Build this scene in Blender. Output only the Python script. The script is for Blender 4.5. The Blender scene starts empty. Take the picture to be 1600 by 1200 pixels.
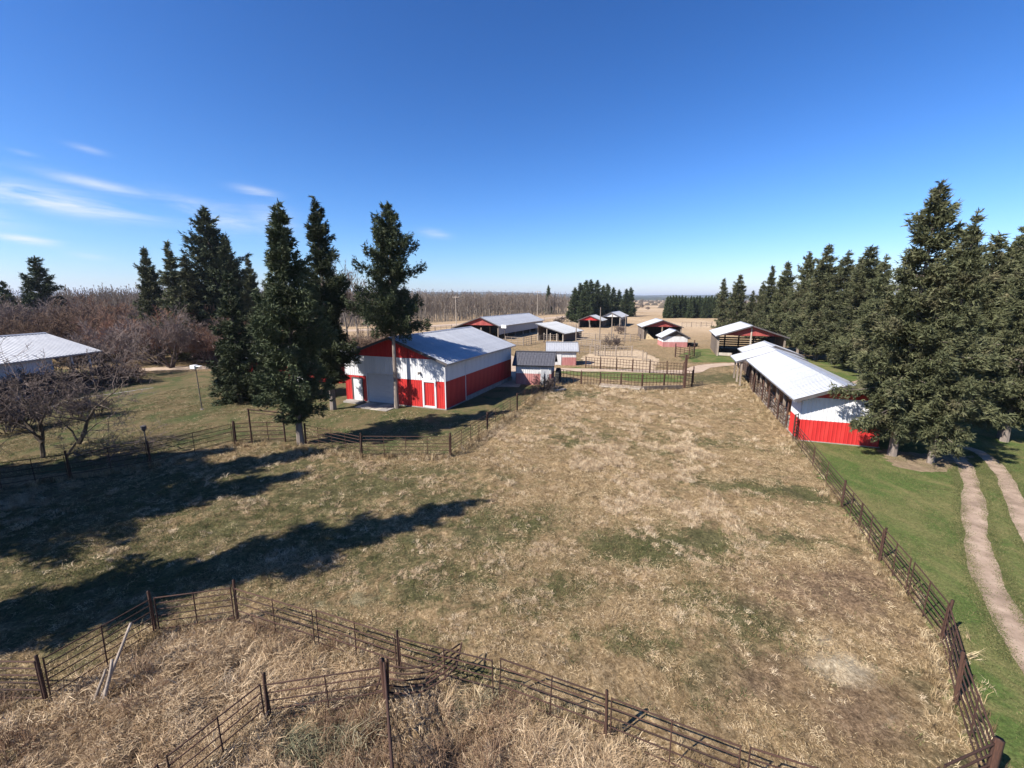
import bpy, bmesh, math, random
import numpy as np
from mathutils import Vector, Matrix
random.seed(7); RNG = np.random.default_rng(7)
R = math.radians
SC = bpy.context.scene
COL = SC.collection

# ------------------------------------------------------------------ camera, sky, sun, exposure
cam_d = bpy.data.cameras.new('camera'); cam = bpy.data.objects.new('camera', cam_d); COL.objects.link(cam)
cam_d.sensor_width = 36.0; cam_d.lens = 36.0 * 680 / 1600; cam_d.clip_start = 0.1; cam_d.clip_end = 30000
cam.location = (0, 0, 9.0); cam.rotation_euler = (R(90 - 11.067), 0, 0)
SC.camera = cam
SUN_EL, SUN_AZ = 43.0, 211.0            # degrees; azimuth counted from +X to +Y
sdir = Vector((math.cos(R(SUN_EL)) * math.cos(R(SUN_AZ)), math.cos(R(SUN_EL)) * math.sin(R(SUN_AZ)), math.sin(R(SUN_EL))))
sun_d = bpy.data.lights.new('sun', 'SUN'); sun = bpy.data.objects.new('sun', sun_d); COL.objects.link(sun)
sun_d.energy = 5.0; sun_d.angle = R(0.53); sun_d.color = (1.0, 0.945, 0.87)
sun.rotation_euler = sdir.to_track_quat('Z', 'Y').to_euler()
SC.view_settings.view_transform = 'Standard'; SC.view_settings.look = 'None'
SC.view_settings.exposure = 1.1; SC.view_settings.gamma = 1.0; SC.view_settings.use_curve_mapping = False
world = bpy.data.worlds.new('World'); SC.world = world; world.use_nodes = True
def build_world():
    nt = world.node_tree; N = nt.nodes; L = nt.links; N.clear()
    out = N.new('ShaderNodeOutputWorld'); bg = N.new('ShaderNodeBackground'); bg.inputs[1].default_value = 0.1
    sky = N.new('ShaderNodeTexSky'); sky.sky_type = 'NISHITA'; sky.sun_disc = False
    sky.sun_elevation = R(SUN_EL); sky.sun_rotation = R(90 - SUN_AZ)
    sky.altitude = 0; sky.air_density = 1.0; sky.dust_density = 0.3; sky.ozone_density = 1.0
    # the whole dome gets the camera's deep-blue rendering: one contrast curve for every direction
    def mul(col, c):
        n = N.new('ShaderNodeMixRGB'); n.blend_type = 'MULTIPLY'; n.inputs[0].default_value = 1; L.new(col, n.inputs[1]); n.inputs[2].default_value = (*c, 1); return n.outputs[0]
    sp = N.new('ShaderNodeSeparateColor'); L.new(mul(sky.outputs[0], (.2, .2, .2)), sp.inputs[0]); cb = N.new('ShaderNodeCombineColor')
    for i, (g, k) in enumerate(((1.79, .415), (1.4, .568), (1.3, .88))):
        a = N.new('ShaderNodeMath'); a.operation = 'POWER'; L.new(sp.outputs[i], a.inputs[0]); a.inputs[1].default_value = g
        b = N.new('ShaderNodeMath'); b.operation = 'MULTIPLY'; L.new(a.outputs[0], b.inputs[0]); b.inputs[1].default_value = k*10/2**1.1; L.new(b.outputs[0], cb.inputs[i])
    dome = cb.outputs[0]
    # thin cirrus: streaks on a high flat layer, thicker in a bank far off to the left
    tc = N.new('ShaderNodeTexCoord'); sep = N.new('ShaderNodeSeparateXYZ'); L.new(tc.outputs['Generated'], sep.inputs[0])
    def m(op, a, b=None, c=None):
        n = N.new('ShaderNodeMath'); n.operation = op
        for i, v in enumerate((a, b, c)):
            if v is None: continue
            if isinstance(v, (int, float)): n.inputs[i].default_value = v
            else: L.new(v, n.inputs[i])
        return n.outputs[0]
    zz = m('MAXIMUM', sep.outputs[2], 0.02)
    az = m('ARCTAN2', sep.outputs[0], sep.outputs[1]); el = m('ARCSINE', sep.outputs[2])
    comb = N.new('ShaderNodeCombineXYZ'); L.new(az, comb.inputs[0]); L.new(el, comb.inputs[1])
    mp = N.new('ShaderNodeMapping'); mp.inputs['Scale'].default_value = (5.0, 38.0, 1.0); mp.inputs['Rotation'].default_value = (0, 0, R(4)); L.new(comb.outputs[0], mp.inputs[0])
    no = N.new('ShaderNodeTexNoise'); no.inputs['Scale'].default_value = 1.0; no.inputs['Detail'].default_value = 7; no.inputs['Roughness'].default_value = 0.62; no.inputs['Distortion'].default_value = 0.5
    L.new(mp.outputs[0], no.inputs[0])
    total = None
    #  azimuth, elevation, half-width, half-height, strength   (each a streak of cirrus)
    for a, e, wa, we, s in [(-0.777, 0.1472, 0.100, 0.0157, 1.15), (-0.816, 0.1538, 0.048, 0.0106, 1.10), (-0.729, 0.1782, 0.060, 0.0085, 0.60), (-0.813, 0.0862, 0.036, 0.0056, 1.00), (-0.502, 0.1945, 0.032, 0.0077, 0.85), (-0.565, 0.1457, 0.062, 0.0219, 0.55), (-0.730, 0.2270, 0.019, 0.0045, 0.30), (-0.801, 0.2066, 0.013, 0.0034, 0.40), (-0.167, 0.1364, 0.027, 0.0078, 0.60), (-0.483, 0.1412, 0.045, 0.0276, 0.50), (-0.752, 0.0699, 0.023, 0.0060, 0.40), (-0.606, 0.1630, 0.058, 0.0148, 0.35), (-0.906, 0.1228, 0.069, 0.0162, 1.00)]:
        dx = m('DIVIDE', m('SUBTRACT', az, a), wa)
        # streaks slope gently down to the right
        dy = m('DIVIDE', m('ADD', m('SUBTRACT', el, e), m('MULTIPLY', m('SUBTRACT', az, a), 0.12)), we)
        r2 = m('ADD', m('MULTIPLY', dx, dx), m('MULTIPLY', dy, dy))
        g = m('MULTIPLY', m('POWER', 2.718, m('MULTIPLY', r2, -1.0)), s)
        total = g if total is None else m('MAXIMUM', total, g)
    wisp = m('MULTIPLY', m('MAXIMUM', m('SUBTRACT', no.outputs[0], 0.36), 0.0), 4.2)
    dens = m('MINIMUM', m('MULTIPLY', total, m('MULTIPLY', wisp, .85)), 0.85)
    # a little texture of thin wisps everywhere low in the sky
    mix = N.new('ShaderNodeMixRGB'); L.new(dens, mix.inputs[0]); L.new(dome, mix.inputs[1]); mix.inputs[2].default_value = (4.4, 4.6, 4.8, 1)
    L.new(mix.outputs[0], bg.inputs[0]); L.new(bg.outputs[0], out.inputs[0])
build_world()

# ------------------------------------------------------------------ helpers
def tag(o, label=None, cat=None, group=None, kind=None):
    if label: o['label'] = label
    if cat: o['category'] = cat
    if group: o['group'] = group
    if kind: o['kind'] = kind
    return o
def empty(name, loc, rz=0.0, label=None, cat=None, group=None):
    o = bpy.data.objects.new(name, None); COL.objects.link(o); o.empty_display_size = 0.3
    o.location = loc if len(loc) == 3 else (loc[0], loc[1], 0.0); o.rotation_euler = (0, 0, R(rz))
    return tag(o, label, cat, group)
def link_obj(name, me, parent=None):
    o = bpy.data.objects.new(name, me); COL.objects.link(o); o.parent = parent; return o
class MB:
    def __init__(s): s.v = []; s.f = []
    def add(s, vs, fs):
        b = len(s.v); s.v.extend(tuple(x) for x in vs); s.f.extend(tuple(i + b for i in f) for f in fs)
    def box(s, x0, x1, y0, y1, z0, z1):
        s.add([(x0,y0,z0),(x1,y0,z0),(x1,y1,z0),(x0,y1,z0),(x0,y0,z1),(x1,y0,z1),(x1,y1,z1),(x0,y1,z1)],
              [(0,3,2,1),(4,5,6,7),(0,1,5,4),(1,2,6,5),(2,3,7,6),(3,0,4,7)])
    def beam(s, a, b, w, h, up=(0,0,1)):
        a = Vector(a); b = Vector(b); d = (b - a).normalized(); up = Vector(up)
        if abs(d.dot(up)) > .98: up = Vector((1,0,0))
        x = d.cross(up).normalized() * (w/2); y = x.normalized().cross(d).normalized() * (h/2)
        s.add([a-x-y,a+x-y,a+x+y,a-x+y,b-x-y,b+x-y,b+x+y,b-x+y],[(0,3,2,1),(4,5,6,7),(0,1,5,4),(1,2,6,5),(2,3,7,6),(3,0,4,7)])
    def tube(s, pts, rads, n=6, cap=True):
        pts = [Vector(p) for p in pts]; base = len(s.v); ref = None
        for i, p in enumerate(pts):
            d = (pts[min(i+1,len(pts)-1)] - pts[max(i-1,0)]).normalized()
            u = d.cross(Vector((0,0,1)) if abs(d.z) < .95 else Vector((1,0,0))).normalized()
            if ref is not None:
                u = (ref - d * ref.dot(d)); u = u.normalized() if u.length > 1e-6 else d.orthogonal().normalized()
            ref = u; w = d.cross(u)
            for k in range(n):
                a = 2*math.pi*k/n; s.v.append(tuple(p + (u*math.cos(a) + w*math.sin(a)) * rads[i]))
        for i in range(len(pts)-1):
            for k in range(n):
                a = base+i*n+k; b = base+i*n+(k+1) % n; s.f.append((a, b, b+n, a+n))
        if cap:
            s.f.append(tuple(base+k for k in range(n))[::-1]); s.f.append(tuple(base+(len(pts)-1)*n+k for k in range(n)))
    def prism(s, poly, off):
        n = len(poly); off = Vector(off); a = [Vector(p) for p in poly]; vs = a + [p + off for p in a]
        s.add(vs, [tuple(range(n))[::-1], tuple(range(n, 2*n))] + [(i, (i+1) % n, n+(i+1) % n, n+i) for i in range(n)])
    def sheet(s, o, u, v, nrm, width, pitch=0.23, rib=0.022):
        """ribbed metal sheet: corrugation runs along v"""
        o = Vector(o); u = Vector(u).normalized(); v = Vector(v); nrm = Vector(nrm).normalized()
        k = max(1, round(width / pitch)); p = width / k; prof = [(0, 0)]
        for i in range(k):
            c = (i + .5) * p; prof += [(c-.045, 0), (c-.02, rib), (c+.02, rib), (c+.045, 0)]
        prof.append((width, 0)); vs = []
        for a, h in prof: vs += [o + u*a + nrm*h, o + u*a + nrm*h + v]
        s.add(vs, [(2*i, 2*i+2, 2*i+3, 2*i+1) for i in range(len(prof)-1)])
    def mesh(s, name, mt, smooth=False):
        me = bpy.data.meshes.new(name); me.from_pydata(s.v, [], s.f); me.update()
        if mt: me.materials.append(mt)
        if smooth:
            for p in me.polygons: p.use_smooth = True
        return me
    def build(s, name, mt, parent=None, smooth=False, bevel=0):
        o = link_obj(name, s.mesh(name, mt, smooth), parent)
        if bevel:
            b = o.modifiers.new('bevel', 'BEVEL'); b.width = bevel; b.segments = 1; b.limit_method = 'ANGLE'
        return o
def np_mesh(name, V, Fq=None, Ft=None, mt=None, smooth=False):
    me = bpy.data.meshes.new(name); V = np.asarray(V, np.float32)
    me.vertices.add(len(V)); me.vertices.foreach_set('co', V.ravel())
    loops = []; starts = []; tot = 0
    if Fq is not None and len(Fq):
        Fq = np.asarray(Fq, np.int32); loops.append(Fq.ravel()); starts.append(np.arange(len(Fq))*4); tot = len(Fq)*4
    if Ft is not None and len(Ft):
        Ft = np.asarray(Ft, np.int32); loops.append(Ft.ravel()); starts.append(tot + np.arange(len(Ft))*3)
    lp = np.concatenate(loops).astype(np.int32); st = np.concatenate(starts).astype(np.int32)
    me.loops.add(len(lp)); me.loops.foreach_set('vertex_index', lp)
    me.polygons.add(len(st)); me.polygons.foreach_set('loop_start', st)
    if smooth: me.polygons.foreach_set('use_smooth', np.ones(len(st), bool))
    me.update(calc_edges=True); me.validate()
    if mt: me.materials.append(mt)
    return me

# ------------------------------------------------------------------ noise on numpy arrays
def vnoise(x, y, seed=0):
    xi = np.floor(x).astype(np.int64); yi = np.floor(y).astype(np.int64); xf = x - xi; yf = y - yi
    def hsh(a, b):
        h = (a * 374761393 + b * 668265263 + seed * 974634777) & 0x7fffffff
        h = ((h ^ (h >> 13)) * 1274126177) & 0x7fffffff
        return ((h ^ (h >> 16)) & 0xffff) / 65535.0
    u = xf*xf*(3-2*xf); v = yf*yf*(3-2*yf)
    return (hsh(xi,yi)*(1-u)+hsh(xi+1,yi)*u)*(1-v) + (hsh(xi,yi+1)*(1-u)+hsh(xi+1,yi+1)*u)*v
def fbm(x, y, f, seed=0, oct=3):
    r = 0; a = 1; t = 0
    for i in range(oct): r = r + a*vnoise(x*f, y*f, seed+i); t += a; a *= .5; f *= 2.03
    return r / t
def sdist(x, y, poly):
    """signed distance to a polygon, positive inside"""
    P = np.asarray(poly, float); d = np.full(x.shape, 1e9); ins = np.zeros(x.shape, bool)
    for i in range(len(P)):
        a = P[i]; b = P[(i+1) % len(P)]; ex, ey = b - a
        t = np.clip(((x-a[0])*ex + (y-a[1])*ey) / max(ex*ex+ey*ey, 1e-9), 0, 1)
        d = np.minimum(d, np.hypot(x-a[0]-t*ex, y-a[1]-t*ey))
        c = ((a[1] > y) != (b[1] > y)) & (x < (b[0]-a[0])*(y-a[1])/(b[1]-a[1]+1e-12)+a[0]); ins ^= c
    return np.where(ins, d, -d)
def sm(x, a, b): t = np.clip((x-a)/(b-a), 0, 1); return t*t*(3-2*t)

# ------------------------------------------------------------------ materials
def new_mat(name):
    m = bpy.data.materials.new(name); m.use_nodes = True; N = m.node_tree.nodes; L = m.node_tree.links
    return m, N, L, N['Principled BSDF']
def ramp(N, stops):
    r = N.new('ShaderNodeValToRGB'); e = r.color_ramp.elements
    e[0].position = stops[0][0]; e[0].color = (*stops[0][1], 1); e[1].position = stops[-1][0]; e[1].color = (*stops[-1][1], 1)
    for p, c in stops[1:-1]: k = e.new(p); k.color = (*c, 1)
    return r
def noise_node(N, L, coord, scale, detail=4, rough=.6, stretch=(1,1,1), dist=0.0):
    mp = N.new('ShaderNodeMapping'); mp.inputs['Scale'].default_value = stretch; L.new(coord, mp.inputs[0])
    n = N.new('ShaderNodeTexNoise'); n.inputs['Scale'].default_value = scale; n.inputs['Detail'].default_value = detail
    n.inputs['Roughness'].default_value = rough; n.inputs['Distortion'].default_value = dist; L.new(mp.outputs[0], n.inputs[0]); return n
def mat(name, stops, scale=3.0, rough=.7, metal=0.0, bump=0.0, stretch=(1,1,1), detail=5, rnd=0.0, bscale=None, spec=.4, coord='Object'):
    m, N, L, B = new_mat(name); tc = N.new('ShaderNodeTexCoord')
    n = noise_node(N, L, tc.outputs[coord], scale, detail, .6, stretch); r = ramp(N, stops); L.new(n.outputs[0], r.inputs[0]); c = r.outputs[0]
    if rnd:
        oi = N.new('ShaderNodeObjectInfo'); mr = N.new('ShaderNodeMapRange'); mr.inputs[3].default_value = 1-rnd; mr.inputs[4].default_value = 1+rnd
        L.new(oi.outputs['Random'], mr.inputs[0]); hs = N.new('ShaderNodeHueSaturation'); L.new(mr.outputs[0], hs.inputs['Value']); L.new(c, hs.inputs['Color']); c = hs.outputs[0]
    L.new(c, B.inputs['Base Color']); B.inputs['Roughness'].default_value = rough; B.inputs['Metallic'].default_value = metal
    B.inputs['Specular IOR Level'].default_value = spec
    if bump:
        bn = noise_node(N, L, tc.outputs[coord], bscale or scale*4, 3); b = N.new('ShaderNodeBump'); b.inputs['Strength'].default_value = bump; b.inputs['Distance'].default_value = .03
        L.new(bn.outputs[0], b.inputs['Height']); L.new(b.outputs[0], B.inputs['Normal'])
    return m
def G3(c, k): return tuple(x*k for x in c)
M = {}
M['red'] = mat('red_siding', [(.25,(.31,.018,.016)),(.5,(.42,.022,.020)),(.75,(.49,.038,.032))], 2.6, .5, 0, .15, (1,1,.16), rnd=.05)
M['red_faded'] = mat('faded_red_paint', [(.25,(.22,.034,.03)),(.55,(.30,.06,.05)),(.8,(.37,.115,.09))], 1.2, .8, 0, .2, (1,1,.3))
M['pink'] = mat('washed_out_red_paint', [(.2,(.28,.095,.085)),(.5,(.36,.15,.135)),(.8,(.43,.24,.215))], 1.6, .85, 0, .2, (1,1,.3))
M['white'] = mat('white_siding', [(.2,(.47,.47,.475)),(.5,(.58,.58,.585)),(.75,(.63,.63,.63))], 2.4, .45, 0, .12, (1,1,.16), rnd=.025)
M['old_white'] = mat('weathered_white_paint', [(.2,(.38,.36,.34)),(.5,(.53,.52,.50)),(.8,(.60,.60,.59))], 1.8, .8, 0, .2, (1,1,.3))
M['grey_wall'] = mat('grey_siding', [(.2,(.26,.265,.27)),(.6,(.34,.345,.35)),(.85,(.40,.405,.41))], 1.0, .5, 0, 0, (1,1,.3))
M['roof'] = mat('galvanised_roof', [(.2,(.29,.30,.325)),(.5,(.36,.37,.39)),(.8,(.42,.43,.445))], 1.6, .4, .45, 0, (1,1,1), rnd=.035, spec=.5)
M['roof_old'] = mat('dull_grey_roof', [(.2,(.24,.25,.255)),(.5,(.32,.325,.33)),(.8,(.40,.40,.39))], .6, .55, .3, 0, (1,1,1), rnd=.05)
M['roof_white'] = mat('bright_metal_roof', [(.2,(.26,.265,.285)),(.5,(.33,.335,.35)),(.8,(.40,.405,.415))], 1.4, .45, .2, 0, rnd=.03)
M['shingle'] = mat('dark_asphalt_shingle', [(.25,(.035,.035,.045)),(.55,(.06,.06,.072)),(.8,(.10,.10,.115))], 6, .85, 0, .3)
M['trim'] = mat('dark_trim', [(.3,(.05,.045,.045)),(.7,(.09,.08,.08))], 3, .7)
M['conc'] = mat('concrete', [(.25,(.17,.15,.13)),(.55,(.25,.225,.20)),(.8,(.32,.29,.26))], 2.5, .9, 0, .3)
M['wood'] = mat('weathered_wood', [(.2,(.13,.10,.075)),(.5,(.22,.175,.135)),(.8,(.33,.28,.23))], 5, .9, 0, .4, (1,1,.2), rnd=.2)
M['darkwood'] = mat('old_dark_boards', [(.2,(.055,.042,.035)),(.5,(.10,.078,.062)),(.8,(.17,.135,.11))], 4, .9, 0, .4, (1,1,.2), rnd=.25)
M['palewood'] = mat('bleached_wood', [(.2,(.24,.20,.16)),(.5,(.36,.31,.25)),(.8,(.47,.42,.35))], 5, .9, 0, .3, (1,1,.2), rnd=.15)
M['rust'] = mat('rusty_pipe', [(.2,(.018,.010,.008)),(.45,(.042,.020,.013)),(.65,(.075,.033,.02)),(.85,(.13,.065,.042))], 9, .85, 0, .2, (1,1,1), rnd=.3)
M['steel'] = mat('dull_pipe', [(.2,(.075,.06,.052)),(.5,(.135,.115,.10)),(.8,(.21,.185,.165))], 6, .65, .2, .1, rnd=.2)
M['hay'] = mat('hay', [(.2,(.26,.19,.10)),(.5,(.42,.33,.19)),(.8,(.56,.47,.31))], 9, .95, 0, .6)
M['lampwhite'] = mat('white_enamel', [(.3,(.75,.75,.74)),(.7,(.82,.82,.81))], 3, .4)
M['tyre'] = mat('black_rubber', [(.3,(.012,.012,.012)),(.7,(.03,.03,.03))], 8, .8, 0, .2)
M['bark'] = mat('spruce_bark', [(.2,(.10,.08,.065)),(.5,(.19,.155,.13)),(.8,(.31,.26,.22))], 4, .95, 0, .6, (1,1,.25), rnd=.1)
M['crabbark'] = mat('crab_apple_bark', [(.2,(.035,.028,.022)),(.5,(.085,.065,.045)),(.8,(.16,.125,.085))], 5, .95, 0, .5, (1,1,.4))
def twigmat(name, c): return mat(name, [(.2,G3(c,.6)),(.5,c),(.8,G3(c,1.5))], 1.3, .95, 0, 0, rnd=.2, spec=.1)
M['twig_brown'] = twigmat('brown_twigs', (.175,.118,.085)); M['twig_grey'] = twigmat('grey_twigs', (.18,.14,.12))
M['twig_red'] = twigmat('reddish_twigs', (.23,.135,.092)); M['twig_dark'] = twigmat('dark_twigs', (.10,.077,.067)); M['twig_crab'] = twigmat('crab_apple_twigs', (.15,.118,.105))
M['aspen'] = twigmat('aspen_twigs', (.165,.125,.096)); M['aspen_bark'] = mat('aspen_bark', [(.2,(.11,.088,.07)),(.5,(.18,.152,.124)),(.8,(.28,.245,.205))], 1.5, .9, 0, 0, (1,1,.3), rnd=.2)
def foliage(name, dark, midc, lite, brown):
    m, N, L, B = new_mat(name); tc = N.new('ShaderNodeTexCoord'); oi = N.new('ShaderNodeObjectInfo')
    n1 = noise_node(N, L, tc.outputs['Object'], 2.6, 4, .65); r1 = ramp(N, [(.28,dark),(.5,midc),(.75,lite)]); L.new(n1.outputs[0], r1.inputs[0])
    n2 = noise_node(N, L, tc.outputs['Object'], .55, 3, .6); r2 = ramp(N, [(.55,(0,0,0)),(.78,(.75,.75,.75))]); L.new(n2.outputs[0], r2.inputs[0])
    mx = N.new('ShaderNodeMixRGB'); L.new(r2.outputs[0], mx.inputs[0]); L.new(r1.outputs[0], mx.inputs[1]); mx.inputs[2].default_value = (*brown, 1)
    mr = N.new('ShaderNodeMapRange'); mr.inputs[3].default_value = .8; mr.inputs[4].default_value = 1.22; L.new(oi.outputs['Random'], mr.inputs[0])
    hs = N.new('ShaderNodeHueSaturation'); L.new(mr.outputs[0], hs.inputs['Value']); L.new(mx.outputs[0], hs.inputs['Color']); L.new(hs.outputs[0], B.inputs['Base Color'])
    B.inputs['Roughness'].default_value = .75; B.inputs['Specular IOR Level'].default_value = .22
    return m
M['needle_left'] = foliage('spruce_needles_deep', (.024,.037,.017), (.052,.067,.031), (.098,.110,.052), (.085,.080,.042))
M['needle_right'] = foliage('spruce_needles_olive', (.038,.048,.022), (.082,.088,.041), (.15,.146,.070), (.165,.13,.078))
M['needle_far'] = foliage('spruce_needles_far', (.024,.038,.016), (.046,.062,.026), (.078,.092,.04), (.07,.075,.038))
def straw(name, cols, rnd=.22):
    m, N, L, B = new_mat(name); oi = N.new('ShaderNodeObjectInfo'); r = ramp(N, cols); L.new(oi.outputs['Random'], r.inputs[0])
    tc = N.new('ShaderNodeTexCoord'); n = noise_node(N, L, tc.outputs['Object'], 7, 2); mr = N.new('ShaderNodeMapRange'); mr.inputs[3].default_value = .7; mr.inputs[4].default_value = 1.3; L.new(n.outputs[0], mr.inputs[0])
    hs = N.new('ShaderNodeHueSaturation'); L.new(mr.outputs[0], hs.inputs['Value']); L.new(r.outputs[0], hs.inputs['Color']); L.new(hs.outputs[0], B.inputs['Base Color'])
    B.inputs['Roughness'].default_value = .8; B.inputs['Specular IOR Level'].default_value = .15
    return m
M['straw'] = straw('dry_straw', [(0,(.11,.073,.035)),(.3,(.22,.152,.078)),(.65,(.37,.27,.15)),(1,(.58,.46,.29))])
M['straw_pen'] = straw('flattened_straw', [(0,(.17,.11,.06)),(.3,(.31,.215,.128)),(.65,(.46,.34,.21)),(1,(.60,.47,.315))])
M['green'] = straw('young_grass', [(0,(.05,.062,.022)),(.4,(.082,.092,.034)),(.75,(.12,.118,.046)),(1,(.20,.165,.078))])
M['straw_pale'] = straw('bleached_tufts', [(0,(.27,.19,.11)),(.4,(.39,.285,.178)),(.75,(.50,.385,.25)),(1,(.60,.49,.34))])
M['tussock'] = straw('grey_green_tussock', [(0,(.07,.075,.04)),(.5,(.13,.125,.075)),(1,(.26,.22,.14))])
M['weed'] = straw('dead_weeds', [(0,(.11,.065,.04)),(.5,(.19,.115,.07)),(1,(.28,.19,.125))])

# ------------------------------------------------------------------ ground
F3 = [(18.18, 26.99), (14.53, 17.79), (12.87, 13.78), (11.46, 10.09), (10.03, 8.28), (8.75, 6.45)]
FIELD = [F3[0], F3[1], F3[2], F3[3], F3[4], F3[5], (8, -8), (-60, -8), (-60, 18), (-24.87, 19.78), (-21.68, 21.35), (-19.85, 22.58), (-17.53, 26.23), (-12.99, 25.51), (-8.69, 23.86), (-3.54, 23.76), (-1.76, 28.64), (0.42, 34.34), (3.16, 42.06), (5.52, 46.02), (13.11, 42.99), (17.57, 42.99), (24.13, 46.02), (22.06, 38.46)]
PEN = [(-15.5, 8.4), (-10.40, 8.19), (-9.66, 10.32), (-7.75, 10.77), (-5.11, 9.88), (-2.76, 9.10), (-0.35, 8.24), (1.97, 7.46), (4.16, 6.35), (5.4, 2), (-14, 2)]
def relief(x, y):
    f = sm(sdist(x, y, FIELD), .1, 1.6); p = sm(sdist(x, y, PEN), -.1, .8)
    far = 1 - sm(y, 42, 60)
    h = f*far*(.18*(fbm(x, y, .3, 1)-.5) + .2*(fbm(x, y, 1.1, 5)-.5) + .11*(fbm(x, y, 3.1, 9, 2)-.5))
    return h + p*(.50*(fbm(x, y, .75, 21)-.42) + .42*(fbm(x, y, 1.9, 33, 2)-.5) + .16*(fbm(x, y, 5.0, 37, 2)-.5))
def hz(x, y): return float(relief(np.array([x], float), np.array([y], float))[0])
def blob(x, y, c, rx, ry, a=0):
    ca, sa = math.cos(R(a)), math.sin(R(a)); dx = x-c[0]; dy = y-c[1]
    u = (dx*ca+dy*sa)/rx; v = (-dx*sa+dy*ca)/ry; return np.exp(-(u*u+v*v))
def greenness(x, y):
    g = .15 + .0*x
    for c, rx, ry, a, s in [((5.67, 14.62),3.6,1.3,5,.85), ((3.83, 14.83),2,1.2,0,.5), ((13.01, 19.21),1.0,4,70,.75), ((14.76, 25.51),1.2,6,70,.4), ((6.70, 11.13),1.0,1.2,0,.55), ((7.87, 25.51),2.5,2.5,0,.3),
                            ((-1.01, 15.74),4,2.0,20,.50), ((-7.51, 19.93),6,3.0,10,.60), ((-2.93, 18.54),3,1.5,20,.45), ((-7.87, 15.27),4,1.5,25,.45), ((1.19, 11.96),3,1.0,20,.42), ((5.55, 11.96),1.6,.8,0,.45), ((3.10, 10.16),2,.6,-10,.35), ((10.57, 15.27),.8,2,70,.6), ((-5.37, 21.51),4,1.5,0,.5), ((-15.65, 19.93),9,5,20,.55), ((-13.32, 13.62),8,4,20,.6), ((-11.13, 18.54),5,3,20,.5), ((-4.20, 14.41),4,2,20,.42), ((-10.23, 25.51),7,2,0,.6), ((-2.09, 12.75),3,1.2,15,.5), ((-2.75, 10.16),2,.8,-30,.3),
                            ((5.58, 41.17),4,2,0,.5), ((5.60, 28.07),4,3,40,.3), ((23.86, 49.90),6,4,0,.55), ((-3.87, 7.82),1.0,.7,20,.8), ((-4.57, 7.54),.6,.5,0,.5), ((-1.24, 8.95),1.6,.5,-25,.5), ((0.43, 8.20),1.4,.4,-25,.5), ((5.03, 9.14),1.2,1,0,.3)]:
        g = np.maximum(g, s*blob(x, y, c, rx, ry, a) + .12*(g > .14))
    return np.clip(g, 0, 1)
def bareness(x, y):
    b = 0*x
    for c, rx, ry, a, s in [((10.03, 12.42),3.4,1.7,10,.95), ((8.24, 13.26),2.2,.9,0,.75), ((7.58, 7.97),2.2,1.2,30,.75), ((6.19, 8.95),2.2,1.2,20,.6), ((10.67, 10.16),1.0,1.6,60,.6), ((9.69, 19.21),3,.8,0,.3), ((-9.82, 14.83),3,1.2,20,.4)]:
        b = np.maximum(b, s*blob(x, y, c, rx, ry, a))
    return b
def paleness(x, y):
    p = 0*x
    for c, rx, ry, a, s in [((8.32, 9.33),.95,.7,0,.95), ((8.43, 10.16),.6,.45,0,.7), ((8.27, 8.12),1.1,.5,30,.4), ((8.40, 21.51),6,4,0,.25), ((9.02, 32.96),6,4,0,.25), ((-4.75, 11.96),2.5,1.0,20,.35)]:
        p = np.maximum(p, s*blob(x, y, c, rx, ry, a))
    return p
def axis(dense0, dense1, step, lo, hi, grow=1.13):
    a = list(np.arange(dense0, dense1+step*.5, step)); s = step; up = a[-1]; dn = a[0]; A = []; Bq = []
    while up < hi: s *= grow; up += s; A.append(up)
    s = step
    while dn > lo: s *= grow; dn -= s; Bq.append(dn)
    return np.array(Bq[::-1] + a + A)
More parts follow.
